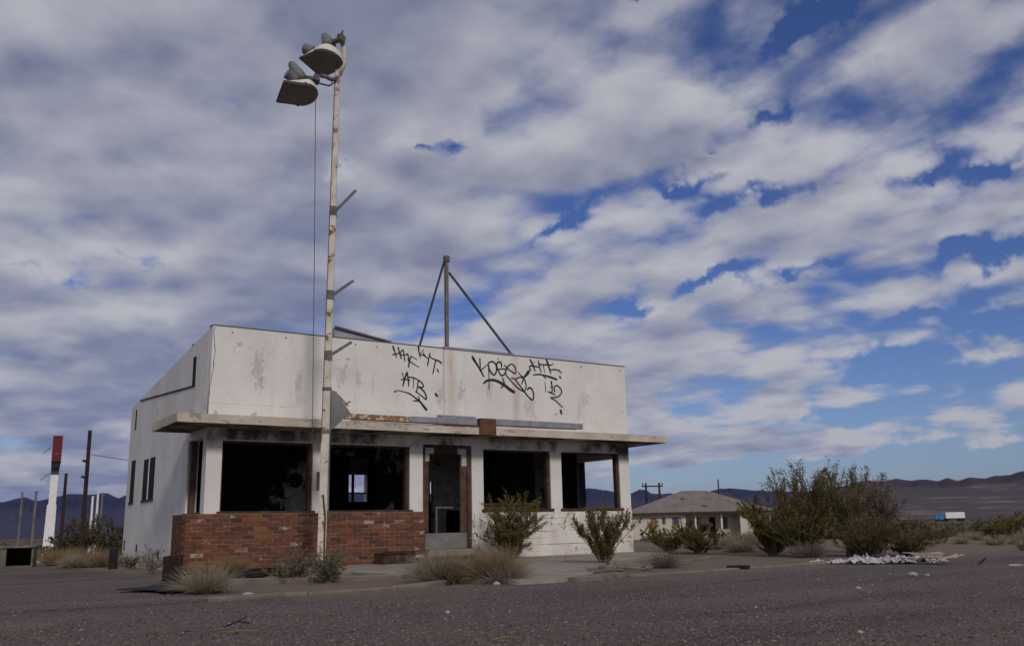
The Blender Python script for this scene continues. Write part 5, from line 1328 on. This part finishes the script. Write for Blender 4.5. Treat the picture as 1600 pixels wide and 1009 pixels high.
# loose gravel of the lot: real pebbles on the near ground
def pebbles():
    mt, nt, bs = new_mat('pebble', 0.9, 0.0, 0.2)
    g = nt.nodes.new('ShaderNodeNewGeometry'); cr = nt.nodes.new('ShaderNodeValToRGB')
    nt.links.new(g.outputs['Random Per Island'], cr.inputs[0])
    cols = [(0.042, 0.032, 0.029), (0.110, 0.086, 0.077), (0.190, 0.152, 0.137), (0.078, 0.061, 0.055), (0.30, 0.255, 0.235)]
    e = cr.color_ramp.elements; e[0].color = cols[0] + (1,); e[1].color = cols[-1] + (1,)
    for i, p_ in enumerate((0.35, 0.65, 0.9)): k = e.new(p_); k.color = cols[i + 1] + (1,)
    nt.links.new(cr.outputs[0], bs.inputs['Base Color'])
    rr = random.Random(99); vs, fs = [], []
    for i in range(64000):
        d = 4.2 * (15.5 / 4.2) ** (rr.random() ** 1.1); a = R(rr.uniform(-36, 36)); x, y = d * math.sin(a), d * math.cos(a)
        b_ = (x - ORG.x) * UY - (y - ORG.y) * UX; al = (x - ORG.x) * UX + (y - ORG.y) * UY
        if b_ < 6.9 and al > -1.0 and rr.random() < 0.88: continue
        s = rr.uniform(0.0035, 0.0115) * (1 + 0.9 * rr.random() ** 6); z = ground_z(x, y)
        t = rr.uniform(0, 6.28); c, sn = math.cos(t) * s, math.sin(t) * s; k = rr.uniform(0.55, 1.0); h = s * rr.uniform(0.4, 0.8)
        o = len(vs)
        vs += [(x + c, y + sn, z), (x - sn * k, y + c * k, z + h * 0.2), (x - c, y - sn, z), (x + sn * k, y - c * k, z + h * 0.15), (x + c * 0.2, y + sn * 0.3, z + h)]
        fs += [(o, o+1, o+4), (o+1, o+2, o+4), (o+2, o+3, o+4), (o+3, o, o+4)]
    me = bpy.data.meshes.new('gravel'); me.from_pydata(vs, [], fs); me.update(); me.materials.append(mt)
    o = bpy.data.objects.new('gravel', me); COL.objects.link(o); tag(o, 'loose grey gravel of the parking lot', 'gravel', None, 'stuff')
pebbles()

# ------------------------------------------------------------------ air: thin even haze round everything
HAZE = True
if HAZE:
    hz = MB().box(-26000, 26000, -3000, 26000, -8.0, 900.0).build('haze', None, None)
    mt = bpy.data.materials.new('haze_air'); mt.use_nodes = True; nt = mt.node_tree
    for n_ in list(nt.nodes): nt.nodes.remove(n_)
    out = nt.nodes.new('ShaderNodeOutputMaterial'); pv = nt.nodes.new('ShaderNodeVolumePrincipled')
    pv.inputs['Color'].default_value = (0.34, 0.44, 1.0, 1); pv.inputs['Density'].default_value = 1.7e-5; pv.inputs['Anisotropy'].default_value = 0.2
    nt.links.new(pv.outputs[0], out.inputs['Volume']); hz.data.materials.append(mt)
    tag(hz, 'thin blue haze in the desert air', 'haze', None, 'stuff')
